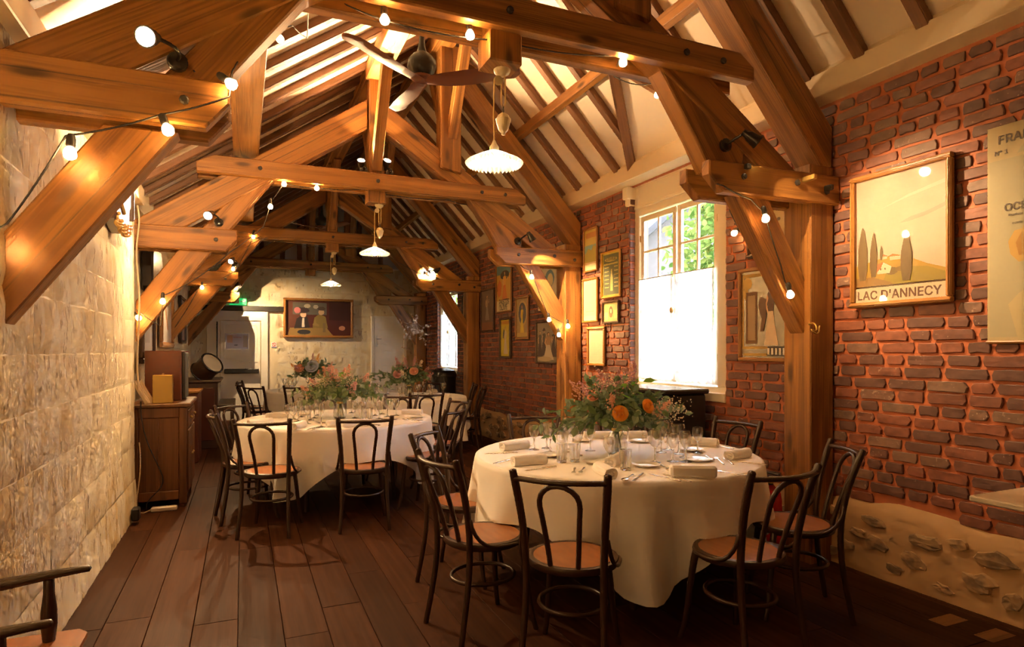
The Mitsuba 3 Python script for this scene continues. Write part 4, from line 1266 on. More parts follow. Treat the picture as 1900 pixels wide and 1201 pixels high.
def ranked(items, where):
    items = sorted(items, key=lambda q: (q[0] * math.cos(YAW) - q[1] * math.sin(YAW)) / (q[0] * math.sin(YAW) + q[1] * math.cos(YAW)))
    for i, (x, y, kd) in enumerate(items):
        nm = {id(MID): 'stemmed wine glass', id(BIG): 'tall wine glass', id(FLUTE): 'slim flute glass', id(TUMB): 'small water tumbler'}[id(kd)]
        set_out('tumbler' if kd is TUMB else 'wine_glass', kd, x, y, 0, f'{nm}, ' + (ORD[i] + (' from left' if i else '')) + f', {where} on the second table', 'glass', f'glasses {where} on the second table')


ranked([(0.40, 5.64, MID), (0.46, 5.88, BIG), (0.52, 5.66, MID), (0.57, 5.95, MID), (0.37, 5.85, MID), (0.52, 6.26, BIG), (0.62, 6.10, MID), (0.60, 5.36, FLUTE), (0.44, 6.05, MID), (0.68, 6.35, BIG)], 'left of the vase')
ranked([(0.97, 5.94, MID), (1.03, 5.88, MID), (1.07, 5.74, TUMB), (1.19, 6.1, BIG), (1.17, 5.80, MID), (1.28, 5.95, MID), (1.38, 6.02, MID), (1.02, 6.46, BIG), (1.14, 6.38, MID), (1.0, 5.72, TUMB), (1.28, 6.22, BIG)], 'right of the vase')
for x, y, l in ((0.66, 5.70, 'left front'), (1.07, 5.60, 'beside the right chair'), (1.27, 5.72, 'right middle'), (0.44, 5.48, 'far left front'), (1.52, 5.75, 'right edge'), (0.55, 6.45, 'far side')):
    set_out('bread_plate', PLATE, x, y, 0, f'small white bread plate on the second table, {l}', 'plate')
for x, y, a, l in ((0.30, 6.26, 25, 'rolled napkin at the far left of the second table'), (0.42, 5.36, 60, 'crumpled white napkin roll at the left front of the second table'), (0.14, 5.72, 20, 'rolled napkin at the left edge of the second table'), (1.55, 6.06, -35, 'white napkin standing at the right edge of the second table'), (0.74, 5.36, 5, 'rolled napkin in front of the second vase')):
    set_out('napkin', [('n', NAPKIN[0])], x, y, a, l, 'napkin')
set_out('napkin', [('n', NAPBLOCK)], 0.87, 5.27, 2, 'square folded cream napkin seen through the right front chair back', 'napkin')
for kd, x, y, a, l in (('knife', 0.53, 5.30, 60, 'knife at the left front of the second table'), ('knife', 0.56, 5.27, 60, 'second knife at the left front of the second table'), ('fork', 0.22, 5.55, 20, 'fork at the left edge of the second table'), ('spoon', 1.02, 5.36, 120, 'spoon seen through the right front chair of the second table'), ('fork', 1.40, 5.55, 130, 'fork at the right front of the second table'), ('fork', 1.44, 5.58, 130, 'second fork at the right front of the second table')):
    set_out(kd, [('c', CUT[kd])], x, y, a, l, 'cutlery')
# the two rear tables
for cx, cy, n, nm in ((2.05, 8.50, 12, 'rear right table'), (1.12, 10.5, 12, 'rear left table')):
    for i in range(n):
        a = 2 * math.pi * i / n + 0.2
        r = rng.uniform(0.38, 0.56)
        set_out('wine_glass', BIG if i % 2 else MID, cx + r * math.cos(a), cy + r * math.sin(a), 0, f'clear stemmed glass on the {nm}', 'glass', f'glasses on the {nm}')
    for i in range(5):
        a = 2 * math.pi * i / 5 - 1.2
        set_out('bread_plate', PLATE, cx + 0.60 * math.cos(a), cy + 0.60 * math.sin(a), 0, f'small white bread plate on the {nm}', 'plate', f'bread plates on the {nm}')
    for i in range(4):
        a = 2 * math.pi * i / 4 - 0.9
        set_out('napkin', [('n', NAPKIN[i % 2])], cx + 0.68 * math.cos(a), cy + 0.68 * math.sin(a), math.degrees(a), f'white rolled napkin on the {nm}', 'napkin', f'napkins on the {nm}')


# ------------------------------------------------------------------ vases and bouquets
def vase(x, y, s, label):
    k = thing('glass_vase', label, 'vase')
    part('body', moved(lathe([(0.0, 0.004), (0.045 * s, 0.004), (0.062 * s, 0.02), (0.066 * s, 0.06), (0.055 * s, 0.105), (0.030 * s, 0.145), (0.028 * s, 0.155), (0.045 * s, 0.185), (0.055 * s, 0.20)], 26), x, y, TZ), 'bowl_glass', k, smooth=True)
    part('base', moved(lathe([(0, 0.0), (0.05 * s, 0.0), (0.058 * s, 0.006), (0.05 * s, 0.012), (0, 0.011)], 24), x, y, TZ), 'solid_glass', k, smooth=35)
    part('twine', moved(lathe([(0.0285 * s, 0.138), (0.033 * s, 0.14), (0.0335 * s, 0.158), (0.029 * s, 0.16)], 18), x, y, TZ), 'cord', k, smooth=True)


def octa(c, r):
    V = np.array([[1, 0, 0], [-1, 0, 0], [0, 1, 0], [0, -1, 0], [0, 0, 1], [0, 0, -1]], float) * r + c
    return V, np.array([[0, 2, 4], [2, 1, 4], [1, 3, 4], [3, 0, 4], [2, 0, 5], [1, 2, 5], [3, 1, 5], [0, 3, 5]])


def joinvf(L):
    V, F, o = [], [], 0
    for v, f in L:
        V.append(v)
        F.append(f + o)
        o += len(v)
    return trimesh.Trimesh(np.vstack(V), np.vstack(F), process=False)


def leaf(c, d, n, L, W):
    d = d / np.linalg.norm(d)
    s = np.cross(d, n)
    s /= np.linalg.norm(s) + 1e-9
    n = np.cross(s, d)
    pts = [(0, 0, 0), (0.25, 0.7, 0.05), (0.6, 0.85, 0.02), (1.0, 0, -0.08), (0.6, -0.85, 0.02), (0.25, -0.7, 0.05), (0.5, 0, -0.06)]
    V = np.array([c + d * L * a + s * W * 0.5 * b + n * L * q for a, b, q in pts])
    return V, np.array([[0, 1, 6], [1, 2, 6], [2, 3, 6], [3, 4, 6], [4, 5, 6], [5, 0, 6]])


def rose(c, r, up, g):
    """Overlapping cupped petals in four whorls around a closed bud."""
    up = up / np.linalg.norm(up)
    a = np.cross(up, [0.3, 0.5, 0.8])
    a /= np.linalg.norm(a)
    b = np.cross(up, a)
    core = trimesh.creation.icosphere(subdivisions=1, radius=1.0)
    cv = core.vertices
    L = [(c + (cv[:, :1] * a + cv[:, 1:2] * b) * 0.62 * r + cv[:, 2:] * up * 0.55 * r, np.asarray(core.faces))]
    for ring, (n, rad, h, flare) in enumerate(((3, 0.30, 0.92, 0.02), (4, 0.50, 0.84, 0.10), (5, 0.70, 0.66, 0.26), (7, 0.86, 0.42, 0.42))):
        for i in range(n):
            t = 2 * math.pi * (i + 0.45 * ring) / n + g.uniform(-0.12, 0.12)
            V, F = [], []
            for u in np.linspace(-1, 1, 7):
                for v in np.linspace(0, 1, 5):
                    tt = t + u * 4.2 / n
                    rr = r * (rad * (0.55 + 0.45 * v) + flare * v ** 3 - 0.05 * u * u)
                    z = r * (-0.45 + (h + 0.45) * v - 0.12 * u * u * v - 0.35 * flare * v ** 4)
                    V.append(c + (a * math.cos(tt) + b * math.sin(tt)) * rr + up * z)
            for p in range(6):
                for q in range(4):
                    o = p * 5 + q
                    F += [[o, o + 5, o + 6], [o, o + 6, o + 1]]
            L.append((np.array(V), np.array(F)))
    return joinvf(L)


def bouquet(x, y, s, seed, label, roses=(), plumes=('petal_pink', 'petal_coral'), n_branch=26, n_plume=11, trails=(), gyp=(), z0=0.90, wide=0.40, high=0.30, big=0):
    g = np.random.default_rng(seed)
    k = thing('bouquet', label, 'flowers')
    O = np.array([x, y, z0])
    leaves, stems, U = [], [], []

    def branch(tip, n, L, W):
        mid = O + (tip - O) * 0.55 + np.array([0, 0, 0.07 * s])
        P = smooth_path([O + (0, 0, -0.02), mid, tip], 8)
        stems.append(tube(P, np.linspace(0.0028, 0.0012, 8), 4))
        for i in range(n):
            t = 0.30 + 0.70 * (i + g.uniform(0, 1)) / n
            q = P[min(7, int(t * 7))] * (1 - (t * 7 % 1)) + P[min(7, int(t * 7) + 1)] * (t * 7 % 1)
            d = (tip - O) / np.linalg.norm(tip - O) * 0.5 + g.normal(0, 0.75, 3)
            f = g.uniform(0.7, 1.25)
            leaves.append(leaf(q, d, g.normal(0, 1, 3) + (0, 0, 1.2), L * f, W * f))
            U.append(np.tile([g.uniform(), 0.0], (7, 1)))
    for i in range(n_branch):
        a = 2 * math.pi * i / n_branch + g.uniform(-0.3, 0.3)
        e = g.uniform(-0.12, 1.25)
        tip = O + np.array([wide * math.cos(a) * math.cos(e), wide * math.sin(a) * math.cos(e), 0.03 + high * max(-0.2, math.sin(e))]) * g.uniform(0.65, 0.98)
        branch(tip, 15, 0.058 * s, 0.044 * s)
    for tr in trails:
        branch(O + np.array(tr), 18, 0.060 * s, 0.032 * s)
    m = joinvf(leaves)
    part('foliage', m, 'leaf_green', k, uv=np.vstack(U), kind='stuff')
    for i in range(8):
        a = g.uniform(0, 6.28)
        stems.append(tube([O + (0.03 * math.cos(a), 0.03 * math.sin(a), 0.04), O + (-0.01 * math.cos(a), -0.01 * math.sin(a), -0.02), O + (-0.035 * math.cos(a + 0.5), -0.035 * math.sin(a + 0.5), -0.135)], 0.003, 5))
    part('stems', cat(stems), 'stem_green', k, smooth=True, kind='stuff')
    for i in range(big):
        a = g.uniform(0, 6.28)
        L = []
        c = O + np.array([0.2 * math.cos(a), 0.2 * math.sin(a), 0.22 + 0.08 * g.uniform()])
        for j in range(4):
            L.append(leaf(c + g.normal(0, 0.02, 3), g.normal(0, 1, 3) * (1, 1, 0.4), np.array([0, 0, 1.0]) + g.normal(0, 0.3, 3), 0.085, 0.075))
        part('broad_leaf', joinvf(L), 'leaf_bright', k)
    for i in range(n_plume):
        a = 2 * math.pi * i / n_plume + g.uniform(-0.4, 0.4)
        e = g.uniform(0.25, 1.3)
        b = O + np.array([0.82 * wide * math.cos(a) * math.cos(e), 0.82 * wide * math.sin(a) * math.cos(e), 0.05 + high * math.sin(e) * 0.9])
        d = (b - O) / np.linalg.norm(b - O) + (0, 0, 0.3)
        L = []
        for j in range(90):
            t = g.uniform(0, 1)
            c = b + d * (t - 0.55) * 0.11 * s + g.normal(0, 0.022 * s * (1.15 - t), 3)
            L.append(octa(c, g.uniform(0.0035, 0.008) * s))
        part('plume', joinvf(L), plumes[i % len(plumes)], k, kind='stuff')
    for c, r, mat, up in roses:
        part('rose', rose(O + np.array(c), r, np.array(up, float), g), mat, k, smooth=True)
    L = []
    for c, spread, n in gyp:
        for j in range(n):
            L.append(octa(O + np.array(c) + g.normal(0, 1, 3) * spread, g.uniform(0.0035, 0.0065)))
    if L:
        part('baby_breath', joinvf(L), 'petal_white', k, kind='stuff')
    return k


rt = np.array([math.cos(YAW), -math.sin(YAW), 0])
fw = np.array(FWD)


def q3(r, f, z):
    return tuple(rt * r + fw * f + np.array([0, 0, z]))


vase(2.13, 3.27, 1.0, 'clear hourglass vase tied with twine at the centre of the front table')
bouquet(2.13, 3.27, 1.0, 11, 'large loose bouquet with two orange roses and white sprays on the front table', n_branch=54, n_plume=11, wide=0.40, high=0.36, big=3,
        roses=((q3(-0.02, -0.24, 0.12), 0.038, 'petal_orange', q3(-0.05, -0.9, 0.25)), (q3(0.155, -0.16, 0.155), 0.036, 'petal_orange', q3(0.5, -0.8, 0.35)), (q3(-0.16, -0.1, 0.20), 0.028, 'petal_coral', q3(-0.2, -0.6, 0.8))),
        trails=(q3(-0.50, 0.02, 0.02), q3(-0.46, -0.10, 0.10), q3(-0.43, 0.0, -0.06), q3(-0.40, -0.12, 0.0), q3(0.42, 0.0, 0.10)),
        gyp=((q3(-0.04, -0.08, 0.26), (0.05, 0.05, 0.05), 220), (q3(0.27, -0.02, 0.10), (0.06, 0.05, 0.045), 330), (q3(0.34, 0.0, 0.13), (0.045, 0.05, 0.03), 160), (q3(0.23, -0.05, 0.0), (0.05, 0.04, 0.045), 160)))
vase(0.84, 5.98, 0.95, 'clear vase holding the bouquet on the second table')
bouquet(0.84, 5.98, 1.05, 12, 'wide bouquet of eucalyptus and coral plumes on the second table', n_branch=48, n_plume=12, plumes=('petal_coral', 'petal_pink', 'petal_coral'), wide=0.40, high=0.28,
        trails=(q3(0.50, 0.0, 0.12), q3(0.48, 0.05, 0.0), q3(-0.46, 0, 0.06), q3(-0.42, 0, -0.04)), gyp=((q3(-0.12, -0.1, 0.2), (0.08, 0.06, 0.035), 200), (q3(0.1, -0.12, 0.2), (0.07, 0.06, 0.035), 160)), big=2)
vase(1.05, 10.5, 1.0, 'clear vase holding the bouquet on the rear left table')
bouquet(1.05, 10.5, 1.2, 13, 'bouquet with pale blue and coral blooms on the rear left table', n_branch=36, n_plume=8, plumes=('petal_coral', 'petal_orange', 'petal_pink'), wide=0.42, high=0.36,
        roses=((q3(0.05, -0.2, 0.22), 0.085, 'petal_blue', q3(0, -0.8, 0.5)), (q3(-0.15, -0.2, 0.2), 0.06, 'petal_coral', q3(0, -0.8, 0.5))))
vase(2.13, 8.50, 1.0, 'clear vase holding the bouquet on the rear right table')
bouquet(2.13, 8.50, 1.15, 14, 'bouquet of pink blooms with trailing eucalyptus on the rear right table', n_branch=36, n_plume=10, plumes=('petal_pink', 'petal_white', 'petal_pink'), wide=0.36, high=0.36,
        trails=(q3(-0.58, 0, 0.13), q3(-0.5, 0.05, 0.06), q3(-0.44, -0.1, 0.15)), roses=((q3(-0.12, -0.18, 0.16), 0.055, 'petal_pink', q3(0, -0.8, 0.5)), (q3(0.1, -0.2, 0.2), 0.05, 'petal_coral', q3(0, -0.8, 0.5))))
# ------------------------------------------------------------------ flat prints: coloured shapes laid in thin layers
for nm, c in dict(ink_dark=(0.06, 0.04, 0.03), ink_brown=(0.085, 0.032, 0.018), ink_white=(0.72, 0.68, 0.58), ink_red=(0.45, 0.03, 0.02), ink_gold=(0.50, 0.36, 0.12)).items():
    scene[nm] = prin(c, 0.6)


def ell(cx, cy, rx, ry, n=18, a0=0.0, a1=6.2832):
    return [(cx + rx * math.cos(t), cy + ry * math.sin(t)) for t in np.linspace(a0, a1, n, endpoint=a1 < 6.2)]


def R4(a, b, c, d):
    return [(a, b), (c, b), (c, d), (a, d)]


def art_mesh(layers, w, h):
    """Layers of (polygon in the unit square, colour), clipped to the sheet: a mesh in (right, up, towards the viewer)."""
    V, F, C, o = [], [], [], 0
    sheet = Polygon(R4(0, 0, 1, 1))
    for i, (poly, col) in enumerate(layers):
        g = Polygon(poly).buffer(0).intersection(sheet)
        for q in getattr(g, 'geoms', [g]):
            if q.geom_type != 'Polygon' or q.area < 1e-6:
                continue
            v, f = trimesh.creation.triangulate_polygon(q, engine='earcut')
            v = np.asarray(v)
            for t in f:
                A = np.cross(v[t[1]] - v[t[0]], v[t[2]] - v[t[0]])
                F.append([o + z for z in (t if A > 0 else t[::-1])])
            V += [[p[0] * w, p[1] * h, 0.00022 * i] for p in v]
            C += [col] * len(v)
            o += len(v)
    return trimesh.Trimesh(np.array(V), np.array(F), process=False), np.array(C)


def wallframe(side, a, z, off):
    """Maps (right, up, out) onto a wall as the viewer faces it: right wall (a = y of the left edge), left wall, back wall (a = x of the left edge)."""
    def to(P):
        P = np.asarray(P, float)
        if side == 'right':
            return np.column_stack([XR - off - P[:, 2], a - P[:, 0], z + P[:, 1]])
        if side == 'left':
            return np.column_stack([off + P[:, 2], a + P[:, 0], z + P[:, 1]])
        return np.column_stack([a + P[:, 0], YB - off - P[:, 2], z + P[:, 1]])
    return to


def mapped(m, to):
    m = m.copy()
    m.vertices = to(m.vertices)
    return m


def picture(name, side, a, z, w, h, layers, label, category='picture', frame='frame_wood', fw_=0.035, depth=0.025, texts=(), off=0.012, glass=False, mat='print', mount=0.0):
    """A framed print: a, z = lower left corner of the whole frame; texts = (string, cap height, x, y, ink)."""
    k = thing(name, label, category)
    to = wallframe(side, a, z, off)
    if fw_ > 0:
        bars = []
        for (x0, y0, x1, y1) in ((0, 0, w, fw_), (0, h - fw_, w, h), (0, fw_, fw_, h - fw_), (w - fw_, fw_, w, h - fw_)):
            bars.append(rbox(x0, y0, 0, x1, y1, depth, min(0.007, fw_ * 0.3)))
            if fw_ > 0.03:
                bars.append(rbox(x0 + (0.3 * fw_ if x1 - x0 < 0.1 else 0.0), y0 + (0.3 * fw_ if y1 - y0 < 0.1 else 0.0), depth - 0.004, x1 - (0.3 * fw_ if x1 - x0 < 0.1 else 0.0), y1 - (0.3 * fw_ if y1 - y0 < 0.1 else 0.0), depth + 0.006, 0.004))
        part('frame', mapped(cat(bars), to), frame, k)
        part('backing', mapped(box(0.004, 0.004, -0.010, w - 0.004, h - 0.004, 0.004), to), 'frame_dark', k)
    iw, ih = w - 2 * fw_, h - 2 * fw_
    m, C = art_mesh(layers, iw, ih)
    m.vertices += (fw_, fw_, 0.006)
    part('print', mapped(m, to), mat, k, color=C)
    for s, ch, x, y, ink in texts:
        t = meshkit.text_mesh(s, ch, 0.0004, bold=True)
        t.vertices += (fw_ + x * iw, fw_ + y * ih, 0.006 + 0.00022 * len(layers) + 0.0004)
        part('lettering', mapped(t, to), ink, k)
    if glass:
        g = trimesh.Trimesh([[fw_, fw_, 0.016], [w - fw_, fw_, 0.016], [w - fw_, h - fw_, 0.016], [fw_, h - fw_, 0.016]], [[0, 1, 2], [0, 2, 3]], process=False)
        part('glass', mapped(g, to), 'pane_glass', k)
    return k


def lady(cx, y0, h, dress, top, skin=(0.62, 0.40, 0.24), hair=(0.10, 0.05, 0.03), hat=None, lean=0.0, sx=1.0):
    """A generic standing figure in a long dress, in unit-square coordinates; sx widens it."""
    w = 0.30 * h * sx
    x = lambda t, u: cx + t * w + lean * u
    Y = lambda u: y0 + u * h
    L = [([(x(-0.62, 0), Y(0)), (x(-0.40, .3), Y(0.34)), (x(-0.22, .55), Y(0.56)), (x(0.20, .55), Y(0.56)), (x(0.34, .3), Y(0.34)), (x(0.70, 0), Y(0))], dress),
         ([(x(-0.24, .54), Y(0.52)), (x(-0.36, .78), Y(0.78)), (x(-0.10, .82), Y(0.83)), (x(0.12, .82), Y(0.83)), (x(0.36, .78), Y(0.77)), (x(0.22, .54), Y(0.52))], top),
         ([(x(-0.36, .78), Y(0.78)), (x(-0.52, .6), Y(0.60)), (x(-0.30, .5), Y(0.48)), (x(-0.22, .5), Y(0.52)), (x(-0.38, .62), Y(0.62)), (x(-0.22, .72), Y(0.72))], skin),
         ([(x(0.34, .77), Y(0.77)), (x(0.55, .62), Y(0.64)), (x(0.66, .8), Y(0.80)), (x(0.58, .8), Y(0.81)), (x(0.48, .68), Y(0.69)), (x(0.28, .7), Y(0.70))], skin),
         (ell(x(0, .9), Y(0.905), 0.15 * w, 0.062 * h), hair), (ell(x(0.03, .89), Y(0.895), 0.11 * w, 0.052 * h), skin)]
    if hat is not None:
        L += [(ell(x(0.0, .95), Y(0.95), 0.36 * w, 0.030 * h), hat), (ell(x(0.03, .98), Y(0.985), 0.19 * w, 0.045 * h), hat)]
    return L


def shade(c, k):
    return tuple(min(1, v * k) for v in c)


# landscape poster: lake, cypresses and village
sky = [(R4(0, 0.13 + i * 0.0725, 1, 1), tuple(np.array([0.60, 0.50, 0.40]) * (1 - i / 12) + np.array([0.62, 0.42, 0.32]) * (i / 12))) for i in range(12)]
cyp = lambda cx, y0, h, w: ([(cx - w * 0.35, y0), (cx - w * 0.55, y0 + 0.25 * h), (cx - w * 0.5, y0 + 0.6 * h), (cx - w * 0.2, y0 + 0.9 * h), (cx, y0 + h), (cx + w * 0.22, y0 + 0.88 * h), (cx + w * 0.5, y0 + 0.55 * h), (cx + w * 0.5, y0 + 0.2 * h), (cx + w * 0.3, y0)], (0.17, 0.115, 0.055))
ann = sky + [([(0.5, 0.60), (0.62, 0.635), (0.80, 0.655), (1, 0.70), (1, 0.67), (0.8, 0.625), (0.6, 0.60)], (0.48, 0.39, 0.31)), ([(0.3, 0.74), (0.6, 0.79), (1, 0.84), (1, 0.87), (0.6, 0.81)], (0.66, 0.52, 0.42)),
             ([(0, 0.13), (0, 0.30), (0.2, 0.33), (0.42, 0.36), (0.6, 0.33), (0.8, 0.26), (1, 0.21), (1, 0.13)], (0.42, 0.27, 0.05)), ([(0.3, 0.13), (0.36, 0.22), (0.55, 0.26), (0.8, 0.24), (1, 0.18), (1, 0.13)], (0.32, 0.24, 0.045)),
             ([(0, 0.13), (0, 0.20), (0.2, 0.20), (0.4, 0.15), (0.44, 0.13)], (0.30, 0.17, 0.06)),
             (ell(0.42, 0.235, 0.07, 0.03), (0.2, 0.13, 0.05)), (ell(0.52, 0.245, 0.06, 0.02), (0.24, 0.15, 0.05)),
             (R4(0.30, 0.335, 0.37, 0.355), (0.66, 0.55, 0.40)), ([(0.29, 0.355), (0.33, 0.375), (0.38, 0.355)], (0.50, 0.16, 0.06)), (R4(0.40, 0.32, 0.52, 0.35), (0.64, 0.5, 0.36)), ([(0.38, 0.35), (0.43, 0.37), (0.54, 0.345)], (0.52, 0.18, 0.06)),
             ([(0.26, 0.22), (0.24, 0.26), (0.33, 0.31), (0.42, 0.27), (0.40, 0.22)], (0.72, 0.62, 0.46)), ([(0.22, 0.27), (0.26, 0.30), (0.33, 0.315), (0.30, 0.27), (0.25, 0.23)], (0.50, 0.15, 0.06)), (R4(0.34, 0.25, 0.355, 0.265), (0.2, 0.1, 0.05)), (R4(0.29, 0.25, 0.305, 0.265), (0.2, 0.1, 0.05)),
             cyp(0.085, 0.18, 0.44, 0.11), cyp(0.215, 0.20, 0.36, 0.08), cyp(0.305, 0.33, 0.12, 0.03), cyp(0.585, 0.15, 0.38, 0.115), (R4(0, 0, 1, 0.115), (0.70, 0.58, 0.43))]
ann = [(p_, shade(c_, 0.60)) for p_, c_ in ann]
picture('framed_poster', 'right', 2.765, 1.655, 0.62, 0.825, ann, 'large framed landscape poster with cypresses and village on the brick wall', frame='frame_wood', fw_=0.032, depth=0.035, off=0.022,
        texts=(("LAC D'ANNECY", 0.0505, 0.015, 0.022, 'ink_brown'),), glass=True)

# school map
land = [(0.30, 0.0), (0.24, 0.10), (0.20, 0.17), (0.30, 0.22), (0.42, 0.25), (0.55, 0.32), (0.8, 0.30), (1, 0.36), (1, 0)]
isl = [(0.30, 0.36), (0.22, 0.40), (0.20, 0.46), (0.26, 0.505), (0.33, 0.51), (0.38, 0.56), (0.41, 0.52), (0.42, 0.44), (0.38, 0.37)]
grat = [(R4(0, y, 1, y + 0.0015), (0.36, 0.32, 0.2)) for y in (0.27, 0.55, 0.84)] + [(R4(x, 0.03, x + 0.003, 0.84), (0.36, 0.32, 0.2)) for x in (0.33, 0.66)]
mp = [(p_, shade(c_, 0.8)) for p_, c_ in [(R4(0, 0, 1, 1), (0.50, 0.41, 0.24)), (R4(0.02, 0.02, 0.98, 0.84), (0.42, 0.38, 0.25)), (land, (0.50, 0.42, 0.24)), ([(0.28, 0.855), (0.33, 0.885), (0.42, 0.90), (0.6, 0.90), (0.6, 0.865), (0.4, 0.86)], (0.40, 0.37, 0.24)), (isl, (0.52, 0.33, 0.09)), ([(0.3, 0.39), (0.27, 0.45), (0.33, 0.5), (0.37, 0.45), (0.35, 0.39)], (0.42, 0.22, 0.05))]] + grat
picture('wall_map', 'right', 1.985, 1.435, 0.48, 1.11, mp, 'old school wall map cut off by the right edge of the photo', 'map', fw_=0.0, off=0.014,
        texts=(('FRANCE', 0.042, 0.10, 0.915, 'ink_dark'), ('N° 1', 0.022, 0.07, 0.865, 'ink_dark'), ('OCÉAN', 0.036, 0.16, 0.60, 'ink_dark'), ('Atlantique', 0.010, 0.2, 0.575, 'ink_dark'), ('CORSE', 0.010, 0.24, 0.535, 'ink_dark')))
k = 'wall_map'
part('roller', tube([(XR - 0.016, 1.99, 1.432), (XR - 0.016, 1.5, 1.432)], 0.010, 8), 'frame_wood', k)

# tall mirror printed with a lady in a plumed hat
k = thing('painted_mirror', 'tall framed mirror printed with a lady in a feathered hat, left of the thick post', 'mirror')
to = wallframe('right', 3.755, 1.305, 0.016)
w, h, f = 0.53, 0.715, 0.028
part('frame', mapped(cat([rbox(0, 0, 0, w, f, 0.024, 0.006), rbox(0, h - f, 0, w, h, 0.024, 0.006), rbox(0, f, 0, f, h - f, 0.024, 0.006), rbox(w - f, f, 0, w, h - f, 0.024, 0.006)]), to), 'frame_wood', k)
part('mirror_glass', mapped(box(0.01, 0.01, -0.012, w - 0.01, h - 0.01, 0.006), to), 'tarnished_mirror', k)
gold = (0.46, 0.30, 0.09)
L = [(R4(0.02, 0.10, 0.05, 0.97), gold), (R4(0.95, 0.10, 0.98, 0.97), gold), (R4(0.02, 0.93, 0.98, 0.97), gold), (R4(0.02, 0.10, 0.98, 0.13), gold), (ell(0.13, 0.86, 0.10, 0.07), gold), (ell(0.10, 0.75, 0.05, 0.08), gold), (ell(0.87, 0.87, 0.10, 0.06), gold),
     (R4(0.10, 0.16, 0.34, 0.76), (0.13, 0.065, 0.03)), (R4(0.14, 0.20, 0.30, 0.72), (0.34, 0.24, 0.14))]
L += lady(0.62, 0.14, 0.74, (0.78, 0.64, 0.45), (0.10, 0.06, 0.045), hat=(0.075, 0.05, 0.03), sx=0.95)
L += [([(0.42, 0.70), (0.36, 0.60), (0.44, 0.44), (0.40, 0.30), (0.47, 0.30), (0.53, 0.47), (0.52, 0.66)], (0.12, 0.07, 0.045)), ([(0.60, 0.86), (0.74, 0.93), (0.82, 0.90), (0.72, 0.84)], (0.09, 0.05, 0.03)), (R4(0.56, 0.02, 0.97, 0.13), (0.06, 0.05, 0.04)), (R4(0.05, 0.02, 0.54, 0.05), gold)]
m, C = art_mesh(L, w - 2 * f, h - 2 * f)
m.vertices += (f, f, 0.0065)
part('print', mapped(m, to), 'print', k, color=C)
for i in range(5):
    t = rbox(0.56 + 0.075 * i, 0.035, 0.0, 0.60 + 0.075 * i, 0.11, 0.0004, 0.0001)
    t.vertices = t.vertices * (w - 2 * f, h - 2 * f, 1) + (f, f, 0.012)
    part('lettering_stroke', mapped(t, to), 'ink_white', k)

cream, ylw, grn = (0.60, 0.48, 0.28), (0.62, 0.43, 0.06), (0.10, 0.14, 0.07)
pots = [(R4(0, 0, 1, 1), (0.52, 0.40, 0.22)), (R4(0.0, 0.78, 1, 1), (0.5, 0.30, 0.08))] + [(ell(0.2 + 0.2 * i, 0.5 + 0.1 * (i % 2), 0.05, 0.035), (0.12, 0.07, 0.05)) for i in range(4)] + [(R4(0.3, 0.1, 0.7, 0.3), (0.45, 0.2, 0.05))]
picture('framed_print', 'right', 3.665, 2.09, 0.40, 0.44, pots, 'small framed fruit advertisement half hidden by the nearest right brace', frame='frame_dark', fw_=0.035, texts=(('FRUI', 0.045, 0.12, 0.82, 'ink_brown'),))
A_ = [(R4(0, 0, 1, 1), (0.55, 0.42, 0.12)), (R4(0, 0.42, 1, 0.62), (0.25, 0.42, 0.46)), ([(0, 0.40), (0.3, 0.55), (0.5, 0.48), (0.75, 0.62), (1, 0.5), (1, 0.2), (0, 0.2)], (0.40, 0.34, 0.10)), (R4(0, 0, 1, 0.2), cream), (R4(0.1, 0.80, 0.9, 0.93), (0.45, 0.2, 0.06))]
picture('framed_poster', 'right', 6.17, 2.27, 0.30, 0.49, A_, 'narrow framed colour poster at the top, right of the second oak post', fw_=0.018, frame='frame_wood')
B_ = [(R4(0, 0, 1, 1), (0.47, 0.36, 0.06)), (R4(0.06, 0.04, 0.94, 0.96), (0.08, 0.09, 0.05)), ([(0.46, 0.12), (0.46, 0.42), (0.50, 0.50), (0.50, 0.62), (0.56, 0.62), (0.56, 0.50), (0.60, 0.42), (0.60, 0.12)], (0.42, 0.36, 0.12))] + [(R4(0.12, 0.2 + 0.09 * i, 0.38, 0.225 + 0.09 * i), (0.38, 0.32, 0.12)) for i in range(6)] + [(R4(0.68, 0.2 + 0.09 * i, 0.90, 0.225 + 0.09 * i), (0.38, 0.32, 0.12)) for i in range(6)] + [(ell(0.5, 0.84, 0.36, 0.05), (0.40, 0.33, 0.10)), (R4(0.1, 0.72, 0.9, 0.755), (0.40, 0.33, 0.10))]
picture('framed_poster', 'right', 5.79, 1.945, 0.37, 0.50, B_, 'black and yellow framed poster with a bottle, left of the big window', fw_=0.016, frame='gold', texts=(('LIQUEUR', 0.03, 0.24, 0.815, 'ink_dark'),))
C_ = [(R4(0, 0, 1, 1), (0.44, 0.37, 0.25)), (R4(0.12, 0.12, 0.88, 0.9), (0.40, 0.33, 0.21)), ([(0.40, 0.3), (0.36, 0.6), (0.46, 0.7), (0.5, 0.62), (0.48, 0.3)], (0.36, 0.30, 0.2)), ([(0.55, 0.3), (0.56, 0.55), (0.64, 0.66), (0.66, 0.3)], (0.38, 0.31, 0.2)), (R4(0.2, 0.22, 0.8, 0.235), (0.3, 0.22, 0.12)), (R4(0.25, 0.78, 0.75, 0.79), (0.4, 0.32, 0.2))]
picture('framed_drawing', 'right', 6.20, 1.70, 0.335, 0.50, C_, 'framed pencil drawing below the narrow colour poster', fw_=0.022, frame='frame_wood')
